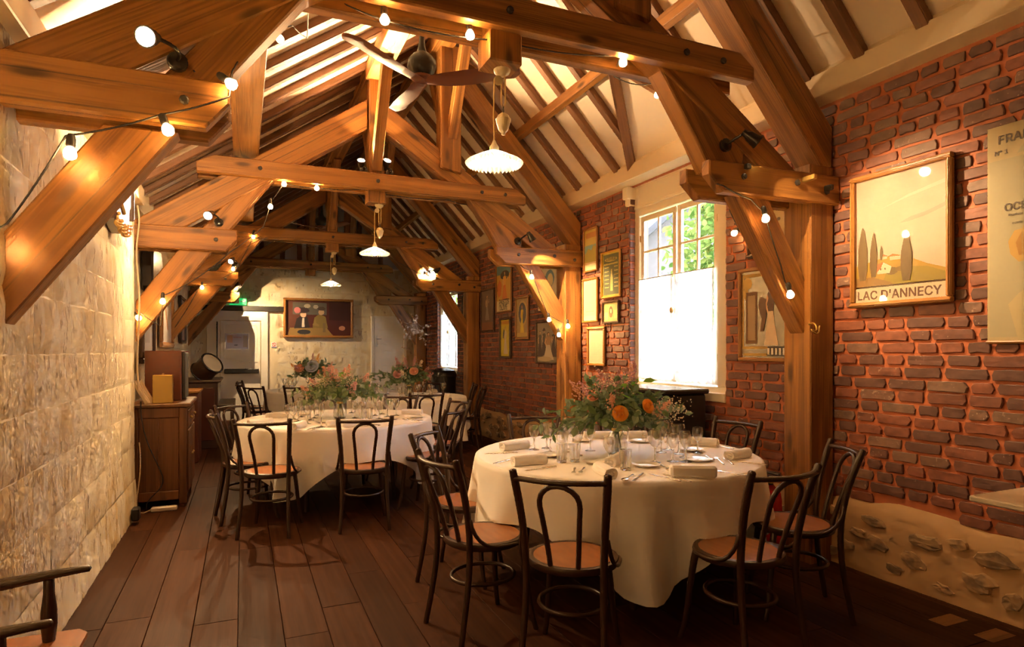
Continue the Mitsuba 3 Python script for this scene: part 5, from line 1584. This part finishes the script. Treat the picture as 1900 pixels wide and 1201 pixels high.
D_ = [(R4(0, 0, 1, 1), (0.40, 0.30, 0.12)), (ell(0.5, 0.5, 0.13, 0.30), (0.14, 0.09, 0.04)), (ell(0.5, 0.55, 0.06, 0.12), (0.55, 0.45, 0.2)), (R4(0.05, 0.1, 0.3, 0.5), (0.5, 0.42, 0.22)), (R4(0.7, 0.15, 0.95, 0.6), (0.52, 0.40, 0.15))]
picture('framed_print', 'right', 5.77, 1.675, 0.325, 0.24, D_, 'small dark framed print directly under the bottle poster', fw_=0.02, frame='frame_dark')
E_ = [(R4(0, 0, 1, 1), (0.46, 0.38, 0.26))] + [(R4(0.15, 0.15 + 0.07 * i, 0.8 - 0.1 * (i % 3), 0.158 + 0.07 * i), (0.52, 0.42, 0.28)) for i in range(10)]
picture('framed_document', 'right', 6.09, 1.215, 0.37, 0.435, E_, 'framed pale document with faint writing, lowest beside the second oak post', fw_=0.03, frame='frame_wood')

P_ = [(R4(0, 0, 1, 1), (0.52, 0.30, 0.05)), (R4(0, 0.80, 1, 1), (0.12, 0.22, 0.25)), (ell(0.55, 0.78, 0.30, 0.10), (0.05, 0.035, 0.03))] + lady(0.55, 0.22, 0.66, (0.55, 0.16, 0.03), (0.62, 0.34, 0.06), hat=None, sx=1.5) + [([(0.1, 0.3), (0.0, 0.55), (0.2, 0.7), (0.35, 0.6), (0.3, 0.35)], (0.5, 0.13, 0.03)), (R4(0, 0, 1, 0.23), (0.62, 0.5, 0.3))]
picture('framed_poster', 'right', 8.84, 1.955, 0.60, 0.73, P_, 'orange aperitif poster with bold black letters, highest between the two farther posts', fw_=0.022, frame='frame_wood', texts=(('PASTIS', 0.075, 0.17, 0.145, 'ink_dark'), ('OLIVE', 0.075, 0.17, 0.025, 'ink_dark')))
picture('framed_poster', 'right', 9.50, 1.68, 0.58, 0.69, [(R4(0, 0, 1, 1), (0.13, 0.085, 0.06))] + lady(0.45, 0.25, 0.66, (0.24, 0.20, 0.16), (0.30, 0.22, 0.13), sx=1.3) + [(R4(0, 0, 1, 0.2), (0.2, 0.09, 0.05))], 'dark framed picture of a standing figure next to the third oak post', fw_=0.03, frame='frame_dark')
Y_ = [(R4(0, 0, 1, 1), (0.55, 0.42, 0.04)), (R4(0.05, 0.88, 0.95, 0.97), (0.45, 0.2, 0.03))] + lady(0.5, 0.06, 0.78, (0.62, 0.52, 0.40), (0.55, 0.46, 0.34), hair=(0.06, 0.05, 0.05), sx=1.5) + [([(0.3, 0.75), (0.2, 0.5), (0.3, 0.5), (0.4, 0.7)], (0.06, 0.06, 0.06))]
picture('framed_poster', 'right', 8.69, 1.265, 0.42, 0.61, Y_, 'yellow framed poster of a woman in white, below the orange poster', fw_=0.035, frame='frame_dark')
W_ = [(R4(0, 0, 1, 1), (0.36, 0.25, 0.12)), (ell(0.5, 0.62, 0.42, 0.34), (0.50, 0.36, 0.16)), (ell(0.5, 0.62, 0.34, 0.28), (0.10, 0.10, 0.13)), (R4(0.05, 0.02, 0.95, 0.12), (0.5, 0.36, 0.12))] + lady(0.48, 0.12, 0.74, (0.62, 0.46, 0.05), (0.60, 0.42, 0.04), hair=(0.40, 0.10, 0.03), sx=1.2)
picture('framed_poster', 'right', 8.10, 1.54, 0.44, 0.60, W_, 'framed poster of a red-haired woman in yellow under an arch', fw_=0.03, frame='frame_wood')
G_ = [(R4(0, 0, 1, 1), (0.24, 0.21, 0.16)), (R4(0, 0.7, 1, 1), (0.30, 0.25, 0.19))]
for i, x in enumerate((0.12, 0.30, 0.70, 0.86)):
    G_ += lady(x, 0.14 + 0.03 * (i % 2), 0.68, (0.07, 0.05, 0.05), (0.09, 0.07, 0.06), hair=(0.05, 0.03, 0.02), hat=(0.06, 0.04, 0.04) if i % 2 else None, sx=0.9)
G_ += lady(0.50, 0.06, 0.72, (0.52, 0.44, 0.34), (0.36, 0.22, 0.12), sx=1.5) + [(ell(0.35, 0.08, 0.3, 0.06), (0.45, 0.36, 0.24))]
picture('framed_poster', 'right', 7.42, 1.215, 0.72, 0.55, G_, 'wide framed poster of a crowd around a dancer, left of the second oak post', fw_=0.022, frame='frame_dark')
Bf = [(R4(0, 0, 1, 1), (0.56, 0.52, 0.42)), (ell(0.5, 0.72, 0.24, 0.22), (0.11, 0.20, 0.28)), (ell(0.53, 0.68, 0.15, 0.17), (0.56, 0.50, 0.32)), ([(0.2, 0.1), (0.35, 0.42), (0.6, 0.42), (0.8, 0.12)], (0.55, 0.50, 0.10)), ([(0.36, 0.30), (0.45, 0.42), (0.6, 0.4), (0.66, 0.25), (0.5, 0.2)], (0.07, 0.13, 0.16))]
picture('framed_poster', 'right', 7.34, 1.905, 0.60, 0.57, Bf, 'pale framed poster with a blue figure partly behind the second right brace', fw_=0.03, frame='window_paint')
picture('framed_poster', 'right', 10.45, 1.67, 0.50, 0.70, [(R4(0, 0, 1, 1), (0.34, 0.22, 0.12))] + lady(0.5, 0.1, 0.7, (0.28, 0.2, 0.15), (0.4, 0.2, 0.1), sx=1.3), 'brown framed picture between the third post and the far window', fw_=0.03, frame='frame_dark')

# ------------------------------------------------------------------ back wall
pt = [(R4(0, 0, 1, 1), (0.065, 0.014, 0.011)), (R4(0.0, 0.0, 0.30, 0.98), (0.09, 0.03, 0.02)), (R4(0.10, 0.60, 0.62, 0.95), (0.09, 0.085, 0.07)), (R4(0.66, 0.45, 1.0, 1.0), (0.04, 0.012, 0.010)), ([(0.02, 0.0), (0.06, 0.22), (0.62, 0.22), (0.72, 0.0)], (0.22, 0.14, 0.045)), (ell(0.27, 0.10, 0.10, 0.07), (0.03, 0.03, 0.035)),
      ([(0.12, 0.20), (0.16, 0.48), (0.22, 0.56), (0.32, 0.54), (0.36, 0.22)], (0.025, 0.02, 0.022)), ([(0.235, 0.24), (0.245, 0.5), (0.275, 0.5), (0.28, 0.24)], (0.5, 0.45, 0.38)), (ell(0.26, 0.60, 0.045, 0.085), (0.55, 0.36, 0.25)), (ell(0.235, 0.72, 0.12, 0.085), (0.04, 0.025, 0.03)), (ell(0.17, 0.72, 0.05, 0.09), (0.40, 0.14, 0.15)),
      ([(0.40, 0.22), (0.43, 0.52), (0.50, 0.62), (0.60, 0.55), (0.64, 0.22)], (0.17, 0.12, 0.035)), (ell(0.535, 0.68, 0.045, 0.085), (0.42, 0.28, 0.16)), (ell(0.54, 0.78, 0.06, 0.055), (0.06, 0.04, 0.03)), ([(0.44, 0.50), (0.40, 0.30), (0.50, 0.26), (0.5, 0.32), (0.46, 0.36)], (0.22, 0.15, 0.05)), (ell(0.86, 0.22, 0.05, 0.07), (0.45, 0.20, 0.12)), (R4(0.56, 0.10, 0.60, 0.36), (0.14, 0.10, 0.05)), (ell(0.32, 0.85, 0.05, 0.06), (0.3, 0.27, 0.22)), (ell(0.45, 0.83, 0.04, 0.06), (0.28, 0.25, 0.2))]
picture('framed_painting', 'back', 0.765, 1.645, 1.40, 0.82, pt, 'large dark painting of two people drinking at a table, on the pale back wall', 'painting', frame='frame_wood', fw_=0.05, depth=0.05)
picture('door_notice', 'back', -0.32, 1.40, 0.44, 0.33, [(R4(0, 0, 1, 1), (0.50, 0.48, 0.55)), (R4(0.05, 0.4, 0.3, 0.9), (0.62, 0.42, 0.28)), (R4(0.78, 0.1, 0.97, 0.9), (0.45, 0.38, 0.30)), (ell(0.45, 0.25, 0.1, 0.05), (0.2, 0.2, 0.24)), (R4(0.35, 0.75, 0.7, 0.8), (0.5, 0.3, 0.3))], 'silver framed notice on the white back door', 'notice', frame='steel', fw_=0.018, depth=0.012, off=0.042)
picture('small_sign', 'back', 0.53, 1.44, 0.11, 0.115, [(R4(0, 0, 1, 1), (0.62, 0.58, 0.56)), (ell(0.5, 0.55, 0.34, 0.34), (0.5, 0.05, 0.06)), (ell(0.5, 0.55, 0.24, 0.24), (0.62, 0.58, 0.56)), ([(0.25, 0.75), (0.32, 0.82), (0.75, 0.35), (0.68, 0.28)], (0.5, 0.05, 0.06)), (R4(0.05, 0.03, 0.95, 0.15), (0.1, 0.1, 0.3))], 'tiny red and white no-smoking sign left of the painting', 'sign', fw_=0.0, off=0.004)
scene['exit_green'] = prin((0.01, 0.30, 0.09), 0.5)
k = thing('exit_sign', 'green emergency exit sign above the dark lintel', 'sign')
put('panel', {**mikit.ply(rbox(-0.24, YB - 0.11, 2.285, 0.075, YB - 0.05, 2.42, 0.006), 'exit_green'), 'emitter': emit((0.02, 0.5, 0.12), 0.22)}, k)
for q in (rbox(-0.14, YB - 0.112, 2.31, -0.06, YB - 0.1095, 2.40, 0.0004), rbox(-0.04, YB - 0.112, 2.345, 0.04, YB - 0.1095, 2.365, 0.0004)):
    part('pictogram', q, 'ink_white', k)
k = thing('alarm_box', 'small red call point on the far left wall', 'alarm')
part('case', rbox(XLF, 12.2, 1.25, XLF + 0.05, 12.3, 1.37, 0.006), 'red_paint', k)
part('window', rbox(XLF + 0.049, 12.22, 1.28, XLF + 0.053, 12.28, 1.34, 0.001), 'ink_white', k)

# ------------------------------------------------------------------ left wall
k = thing('wall_ornament', 'dark arched wall ornament with gilded centre and braided lower edge, on the near left wall', 'ornament')
ny = 4.98
arch = lambda s, n=20: [(ny + s * 0.33 * math.cos(t), 2.36 + s * 0.13 * math.sin(t) - (0.02 if math.sin(t) < 0 else 0)) for t in np.linspace(0, 2 * math.pi, n, endpoint=False)]
prof = [(ny - 0.30, 2.62), (ny - 0.31, 2.36), (ny - 0.24, 2.25), (ny, 2.19), (ny + 0.24, 2.25), (ny + 0.31, 2.36), (ny + 0.30, 2.62)]
part('back_board', slab(prof, XL + 0.004, XL + 0.085, 0.012, axis='x')[0], 'frame_dark', k)
part('gilded_panel', slab([(ny - 0.2, 2.60), (ny - 0.20, 2.40), (ny, 2.32), (ny + 0.2, 2.40), (ny + 0.2, 2.60)], XL + 0.08, XL + 0.105, 0.01, axis='x')[0], 'gold', k)
for i in range(3):
    P = [(XL + 0.09 + 0.012 * math.cos(t * 26 + i), ny - 0.24 + 0.48 * t, 2.285 - 0.04 * math.sin(math.pi * t) - 0.026 * i + 0.010 * math.sin(t * 26 + i)) for t in np.linspace(0.02, 0.98, 40)]
    part('braid', tube(P, 0.011, 6), 'gold', k, smooth=True)
part('side_strap', slab([(ny + 0.29, 2.64), (ny + 0.33, 2.64), (ny + 0.33, 2.34), (ny + 0.29, 2.33)], XL + 0.004, XL + 0.11, 0.008, axis='x')[0], 'frame_dark', k)
picture('framed_print', 'left', 6.85, 1.26, 0.90, 0.62, [(R4(0, 0, 1, 1), (0.30, 0.26, 0.24)), (R4(0.1, 0.1, 0.9, 0.9), (0.34, 0.30, 0.28)), (R4(0.25, 0.3, 0.75, 0.7), (0.26, 0.22, 0.2))], 'dark framed print on the far left wall above the sideboard', off=XLF + 0.02, frame='frame_dark', fw_=0.05, depth=0.03)
picture('framed_print', 'left', 8.35, 1.42, 1.35, 0.95, [(R4(0, 0, 1, 1), (0.36, 0.31, 0.27)), ([(0.1, 0.9), (0.6, 0.2), (0.7, 0.2), (0.25, 0.95)], (0.25, 0.13, 0.07)), (R4(0.5, 0.6, 0.9, 0.9), (0.42, 0.38, 0.34))], 'large brown-framed picture on the far left wall behind the loudspeaker', off=XLF + 0.02, frame='frame_wood', fw_=0.07, depth=0.035)
picture('framed_print', 'left', 10.9, 1.50, 0.9, 0.75, [(R4(0, 0, 1, 1), (0.22, 0.12, 0.08)), (R4(0.1, 0.5, 0.9, 0.9), (0.3, 0.16, 0.1))], 'brown framed picture at the far end of the left wall', off=XLF + 0.02, frame='frame_dark', fw_=0.05, depth=0.03)
k = thing('wall_instrument', 'long dark stringed instrument case hung on the far left wall', 'instrument')
part('case', slab([(6.95, 2.02), (7.0, 1.97), (7.55, 1.99), (7.72, 2.06), (7.74, 2.36), (7.6, 2.45), (7.0, 2.40), (6.95, 2.34)], XLF + 0.012, XLF + 0.12, 0.02, axis='x')[0], 'black_gloss', k)
part('strap', tube([(XLF + 0.05, 7.3, 2.42), (XLF + 0.02, 7.35, 2.58), (XLF + 0.05, 7.45, 2.42)], 0.008, 6), 'frame_dark', k)
k = thing('cable_run', 'pale cable running down the end of the near left wall', 'cable')
part('cable', tube(smooth_path([(XL + 0.02, 6.10, 2.62), (XL + 0.03, 6.11, 2.45), (XL + 0.015, 6.11, 2.30), (XL + 0.03, 6.12, 1.9), (XL + 0.02, 6.12, 1.4), (XL + 0.03, 6.12, 1.05)], 20), 0.008, 6), 'white_cable', k, smooth=True)

# sideboard with the things on it
k = thing('sideboard', 'old wooden sideboard with plank end panel against the left wall', 'sideboard')
x0, x1, y0, y1, H = -0.90, -0.46, 6.20, 7.05, 0.885


def wpart(nm, m, parent, mat='cabinet_wood', sd=0.0):
    v = m.vertices
    return part(nm, m, mat, parent, uv=np.column_stack([v[:, 2] + sd, v[:, 0] + v[:, 1] + sd]))


wpart('carcass', rbox(x0, y0 + 0.012, 0.07, x1, y1, H, 0.005), k)
for i, (a, b) in enumerate(((x0, x0 + 0.07), (x1 - 0.055, x1 + 0.006))):
    wpart('corner_stile', rbox(a, y0, 0.03, b, y0 + 0.03, H, 0.005), k, sd=1.3 + i)
for i, (a, b) in enumerate(((0.07, 0.15), (H - 0.09, H))):
    wpart('rail', rbox(x0 + 0.07, y0, a, x1 - 0.055, y0 + 0.028, b, 0.005), k, sd=3.1 + i)
for i in range(2):
    a = x0 + 0.075 + i * 0.158
    wpart('end_plank', rbox(a, y0 + 0.008, 0.15, a + 0.152, y0 + 0.02, H - 0.09, 0.005), k, sd=5.7 + 2 * i)
wpart('top_board', rbox(x0 - 0.01, y0 - 0.025, H, x1 + 0.035, y1 + 0.02, H + 0.035, 0.008), k, sd=9.0)
for i in range(2):
    d = wpart('drawer', rbox(x1, y0 + 0.06 + i * 0.40, 0.70, x1 + 0.016, y0 + 0.42 + i * 0.40, 0.85, 0.004), k, sd=11 + i)
    part('knob', ball(0.014, (x1 + 0.028, y0 + 0.24 + i * 0.40, 0.775), 2), 'brass', d, smooth=True)
    d = wpart('door', rbox(x1, y0 + 0.06 + i * 0.40, 0.12, x1 + 0.016, y0 + 0.42 + i * 0.40, 0.67, 0.004), k, sd=14 + i)
    part('knob', ball(0.012, (x1 + 0.026, y0 + (0.38 if i == 0 else 0.50), 0.42), 2), 'brass', d, smooth=True)
for i, (a, b) in enumerate(((x0 + 0.03, y0 + 0.03), (x1 - 0.03, y0 + 0.03), (x0 + 0.03, y1 - 0.04), (x1 - 0.03, y1 - 0.04))):
    part('foot', tube([(a, b, 0.0), (a, b, 0.09)], [0.02, 0.026], 8), 'cabinet_wood', k)
k = thing('loudspeaker', 'brown wooden loudspeaker box standing on the sideboard', 'loudspeaker')
part('cabinet', rbox(-0.82, 6.52, H + 0.036, -0.52, 6.92, H + 0.50, 0.006), 'mahogany', k)
part('grille', rbox(-0.52, 6.54, H + 0.05, -0.49, 6.90, H + 0.485, 0.006), 'black_paint', k)
k = thing('brass_box', 'shiny brass-coloured upright box in front of the loudspeaker', 'box')
part('body', rbox(-0.725, 6.24, H + 0.036, -0.57, 6.33, H + 0.285, 0.005), 'brass', k)
part('cap', rbox(-0.655, 6.27, H + 0.285, -0.64, 6.30, H + 0.30, 0.003), 'brass', k)
k = thing('folding_rule', 'pale slatted wooden piece leaning at the left end of the sideboard', 'wooden slats')
for i in range(4):
    m, uv = bar((-0.87 + 0.014 * i, 6.24 + 0.02 * i, H + 0.235), (-0.765 + 0.014 * i, 6.22 + 0.02 * i, H + 0.04), 0.012, 0.03, 0.003, seed=i)
    part('slat', m, 'cream_paint', k)
k = thing('power_strip', 'white power strip on the floor under the sideboard', 'power strip')
part('case', rbox(-0.72, 6.08, 0.002, -0.52, 6.14, 0.04, 0.008), 'china', k)
part('cord', tube(smooth_path([(-0.72, 6.11, 0.02), (-0.80, 6.08, 0.01), (-0.815, 6.10, 0.2), (-0.80, 6.12, 0.45), (-0.81, 6.13, 0.6)], 16), 0.005, 6), 'white_cable', k, smooth=True)
k = thing('power_cable', 'thin black cable hanging down the end of the sideboard', 'cable')
part('cable', tube(smooth_path([(-0.80, 6.15, 0.95), (-0.79, 6.165, 0.75), (-0.74, 6.17, 0.55), (-0.66, 6.175, 0.35), (-0.64, 6.17, 0.22), (-0.72, 6.16, 0.12), (-0.76, 6.15, 0.008)], 20), 0.005, 6), 'cable_rubber', k, smooth=True)
k = thing('plug_adapter', 'black plug adapter at the foot of the near left wall', 'plug')
part('body', rbox(XL + 0.03, 5.70, 0.03, XL + 0.085, 5.80, 0.13, 0.01), 'black_paint', k)

# piano, drum and chest in the rear left corner
k = thing('upright_piano', 'dark upright piano in the rear left corner under the drum', 'piano')
part('case', cat([rbox(-0.89, 9.7, 0.0, -0.32, 10.9, 0.93, 0.01), rbox(-0.90, 9.68, 0.93, -0.28, 10.92, 0.965, 0.01), rbox(-0.33, 9.7, 0.52, -0.10, 10.9, 0.62, 0.01), rbox(-0.16, 9.7, 0.0, -0.11, 9.76, 0.52, 0.008)]), 'frame_dark', k)
for i in range(2):
    part('end_panel', rbox(-0.86 + 0.27 * i, 9.685, 0.12 + 0.0, -0.63 + 0.27 * i, 9.702, 0.86, 0.006), 'mahogany', k)
k = thing('bass_drum', 'dark round drum with pale skin lying tilted on the piano', 'drum')
ax = np.array([0.60, -0.55, 0.58])
ax /= np.linalg.norm(ax)
R = trimesh.geometry.align_vectors([0, 0, 1], ax)
for nm, pr, mt in (('shell', [(0.0, -0.13), (0.155, -0.13), (0.16, -0.12), (0.16, 0.12), (0, 0.12)], 'frame_dark'), ('skin', [(0.148, 0.121), (0.0, 0.125)], 'drum_skin')):
    m = lathe(pr, 32)
    m.apply_transform(R)
    part(nm, moved(m, -0.47, 9.95, 1.135), mt, k, smooth=35)
for z in (0.12, -0.12):
    m = tube([(0.163 * math.cos(a), 0.163 * math.sin(a), z) for a in np.linspace(0, 2 * math.pi, 33)], 0.014, 6, cap=False)
    m.apply_transform(R)
    part('hoop', moved(m, -0.47, 9.95, 1.135), 'black_gloss', k, smooth=True)
k = thing('wooden_chest', 'plain brown wooden chest between sideboard and piano', 'chest')
part('body', rbox(-0.89, 8.55, 0.0, -0.50, 9.2, 0.86, 0.008), 'mahogany', k)
part('lid', rbox(-0.90, 8.53, 0.86, -0.48, 9.22, 0.89, 0.006), 'frame_wood', k)

# along the right wall
k = thing('black_cabinet', 'black boxy cabinet under the big window behind the bouquet', 'cabinet')
part('case', rbox(3.10, 4.06, 0.0, 3.52, 4.86, 1.03, 0.015), 'black_paint', k)
part('lid', rbox(3.08, 4.04, 1.03, 3.54, 4.88, 1.07, 0.012), 'black_gloss', k)
k = thing('black_case', 'low black case on the floor by the plinth behind the front table', 'case')
part('shell', rbox(3.05, 5.25, 0.0, 3.50, 6.0, 0.60, 0.03), 'black_paint', k)
part('handle', tube(smooth_path([(3.27, 5.50, 0.60), (3.27, 5.54, 0.63), (3.27, 5.70, 0.63), (3.27, 5.74, 0.60)], 10), 0.01, 6), 'black_gloss', k)
k = thing('black_bin', 'black rounded bin below the small far window', 'bin')
part('body', lathe([(0, 0), (0.17, 0), (0.20, 0.04), (0.22, 0.92), (0, 0.92)], 24).apply_translation([3.28, 10.6, 0]), 'black_paint', k, smooth=40)
part('lid', lathe([(0, 0.92), (0.235, 0.92), (0.235, 0.96), (0.20, 1.03), (0.10, 1.07), (0, 1.075)], 24).apply_translation([3.28, 10.6, 0]), 'black_gloss', k, smooth=40)
k = thing('fire_extinguisher', 'red fire extinguisher standing behind the chair at the thick post', 'fire extinguisher')
part('cylinder', moved(lathe([(0, 0), (0.07, 0), (0.078, 0.02), (0.078, 0.42), (0.07, 0.47), (0.045, 0.50), (0.028, 0.52), (0, 0.52)], 24), 3.13, 3.02), 'red_paint', k, smooth=40)
part('valve', moved(cat([lathe([(0, 0.515), (0.026, 0.515), (0.026, 0.56), (0, 0.56)], 12), rbox(-0.02, -0.075, 0.56, 0.02, 0.03, 0.575, 0.004), rbox(-0.012, -0.085, 0.59, 0.012, 0.03, 0.602, 0.004)]), 3.13, 3.02), 'black_paint', k)
part('hose', tube(smooth_path([(3.13, 3.04, 0.55), (3.08, 3.10, 0.66), (3.03, 3.03, 0.56), (3.04, 3.0, 0.30)], 14), 0.011, 6), 'cable_rubber', k, smooth=True)
part('gauge', moved(lathe([(0, -0.008), (0.02, -0.008), (0.02, 0.008), (0, 0.008)], 12), 3.11, 2.99, 0.545), 'brass', k)
k = thing('side_table', 'small marble-topped bistro table cut off at the right edge of the photo', 'table')
part('top', rbox(2.93, 1.02, 0.725, 3.54, 1.70, 0.752, 0.006), 'marble', k)
part('column', tube([(3.24, 1.36, 0.03), (3.24, 1.36, 0.725)], 0.035, 10), 'iron', k, smooth=True)
part('foot', cat([rbox(3.21, 1.10, 0.0, 3.27, 1.62, 0.04, 0.008), rbox(2.98, 1.33, 0.0, 3.50, 1.39, 0.04, 0.008), rbox(3.20, 1.10, 0.70, 3.28, 1.62, 0.725, 0.004)]), 'iron', k)
k = thing('wall_hook', 'curled brass hook on the thick oak post', 'hook')
part('hook', tube(smooth_path([(3.36, 2.895, 1.56), (3.36, 2.86, 1.55), (3.34, 2.845, 1.515), (3.31, 2.85, 1.52), (3.335, 2.835, 1.495), (3.365, 2.84, 1.51), (3.385, 2.85, 1.545)], 24), 0.006, 6), 'brass', k, smooth=True)
part('screw', ball(0.01, (3.36, 2.905, 1.56), 1), 'brass', k)
k = thing('dried_flowers', 'bunch of dried pale flowers hanging from the farthest right brace', 'dried flowers')
O = np.array([3.22, 12.45, 1.80])
L, st = [], []
for i in range(26):
    t = O + rng.normal(0, 1, 3) * (0.15, 0.12, 0.15) + (0, 0, -0.02)
    st.append(tube([O + (0.05, 0.1, 0.2), (O + t) / 2 + (0, 0, 0.05), t], 0.004, 4))
    for j in range(6):
        L.append(leaf(t + rng.normal(0, 0.02, 3), rng.normal(0, 1, 3), rng.normal(0, 1, 3), 0.06, 0.045))
part('petals', joinvf(L), 'dried_petal', k, kind='stuff')
part('stems', cat(st), 'dried_petal', k, kind='stuff')
part('tie', tube([tuple(O + (0.05, 0.1, 0.2)), (3.22, 12.86, 2.2)], 0.006, 5), 'cord', k)

# ------------------------------------------------------------------ armchair at the lower left
k = thing('armchair', 'wooden armchair with perforated seat cut off at the lower left corner', 'armchair')
sx0, sx1, sy0, sy1 = -0.98, -0.475, 1.96, 2.515
g = Polygon([(sx0, sy0), (sx1 - 0.03, sy0 + 0.01), (sx1, sy0 + 0.05), (sx1, sy1 - 0.05), (sx1 - 0.03, sy1 - 0.01), (sx0, sy1)])
for i in range(9):
    for j in range(9):
        px, py = -0.73 + (i - 4) * 0.032, 2.25 + (j - 4) * 0.034
        if abs(i - 4) + abs(j - 4) in (0, 2, 3, 5) and px < sx1 - 0.03:
            g = g.difference(Point(px, py).buffer(0.0065, 4))
m = trimesh.creation.extrude_polygon(g, 0.016, engine='earcut')
part('seat', moved(m, 0, 0, 0.432), 'seat_wood', k)
for yy in (2.44, 1.99):
    a = part('arm_rest', tube(smooth_path([(-1.02, yy, 0.632), (-0.80, yy, 0.640), (-0.66, yy, 0.652), (-0.56, yy, 0.662), (-0.465, yy, 0.668)], 14), np.concatenate([np.linspace(0.020, 0.026, 7), np.linspace(0.026, 0.014, 7)]), 8, flat=0.8), 'chair_wood', k, smooth=True)
    part('arm_post', tube([(-0.575, yy, 0.445), (-0.575, yy, 0.50), (-0.575, yy, 0.55), (-0.575, yy, 0.60), (-0.575, yy, 0.645)], [0.017, 0.023, 0.022, 0.016, 0.015], 10), 'chair_wood', k, smooth=True)
for xx in (-0.94, -0.53):
    for yy in (2.01, 2.46):
        part('leg', tube([(xx, yy, 0.435), (xx + (0.02 if xx > -0.7 else -0.04), yy + (0.02 if yy > 2.3 else -0.02), 0.0)], [0.021, 0.015], 8), 'chair_wood', k, smooth=True)
part('back_rest', cat([tube([(-0.97, yy, 0.44), (-1.04, yy, 0.86)], 0.018, 8) for yy in (1.99, 2.48)] + [tube([(-1.03, 1.99, 0.84), (-1.06, 2.235, 0.85), (-1.03, 2.48, 0.84)], 0.022, 8)]), 'chair_wood', k, smooth=True)

# ------------------------------------------------------------------ outside the windows
scene['lawn'] = prin((0.12, 0.17, 0.06), 0.9)
scene['render_wall'] = prin((0.10, 0.085, 0.08), 0.85)
scene['roof_slate'] = prin((0.03, 0.027, 0.027), 0.7)
scene['tree_leaf'] = {'type': 'principledthin', 'base_color': mikit.proc(lambda p, n, uv: mix((0.05, 0.10, 0.02), (0.17, 0.20, 0.05), uv.x)), 'roughness': 0.6, 'diff_trans': 0.9}
scene['bark'] = prin((0.12, 0.08, 0.05), 0.9)
part('ground', box(3.9, -20, -0.5, 40, 45, -0.15), 'lawn', kind='structure')
k = thing('neighbour_house', 'pale house with dark overhanging roof seen through the big window', 'house')
part('wall', box(8.3, 13.6, -0.2, 14.0, 21.0, 3.4), 'render_wall', k)
m, uv = slab([(7.6, 3.0), (11.2, 5.9), (14.8, 3.0), (14.8, 2.8), (11.2, 5.65), (7.6, 2.78)], 13.1, 21.4, 0.02)
part('roof', m, 'roof_slate', k)
part('gable', slab([(8.3, 3.3), (14.0, 3.3), (11.2, 5.6)], 13.6, 13.8, 0.01)[0], 'render_wall', k)
part('rafter_end', cat([box(7.7, y, 2.75, 8.3, y + 0.08, 2.9) for y in np.arange(13.2, 21, 0.6)]), 'timber_small', k)
for i, (tx, ty, h, r) in enumerate(((10.0, 10.2, 6.0, 1.8), (19.5, 12.5, 9.0, 2.8), (9.5, 3.6, 5.5, 1.7), (21, 24, 9, 3.4), (9.0, 25.5, 7.0, 2.6))):
    k = thing('garden_tree', ('leafy green tree straight outside the big window', 'taller tree behind the neighbouring roof', 'garden tree to the right outside the big window', 'distant tree beyond the house', 'tree outside the small far window')[i], 'tree')
    part('trunk', tube([(tx, ty, -0.2), (tx + 0.1, ty, h * 0.4), (tx, ty + 0.1, h * 0.8)], [0.18, 0.14, 0.05], 8), 'bark', k, smooth=True)
    L, U = [], []
    for j in range(4200):
        d = rng.normal(0, 1, 3)
        d /= np.linalg.norm(d)
        c = np.array([tx, ty, h * 0.62]) + d * r * (1, 1, 1.25) * rng.uniform(0.45, 1.0)
        L.append(leaf(c, rng.normal(0, 1, 3), rng.normal(0, 1, 3), 0.17, 0.12))
        U.append(np.tile([rng.uniform(), 0], (7, 1)))
    part('foliage', joinvf(L), 'tree_leaf', k, uv=np.vstack(U), kind='stuff')
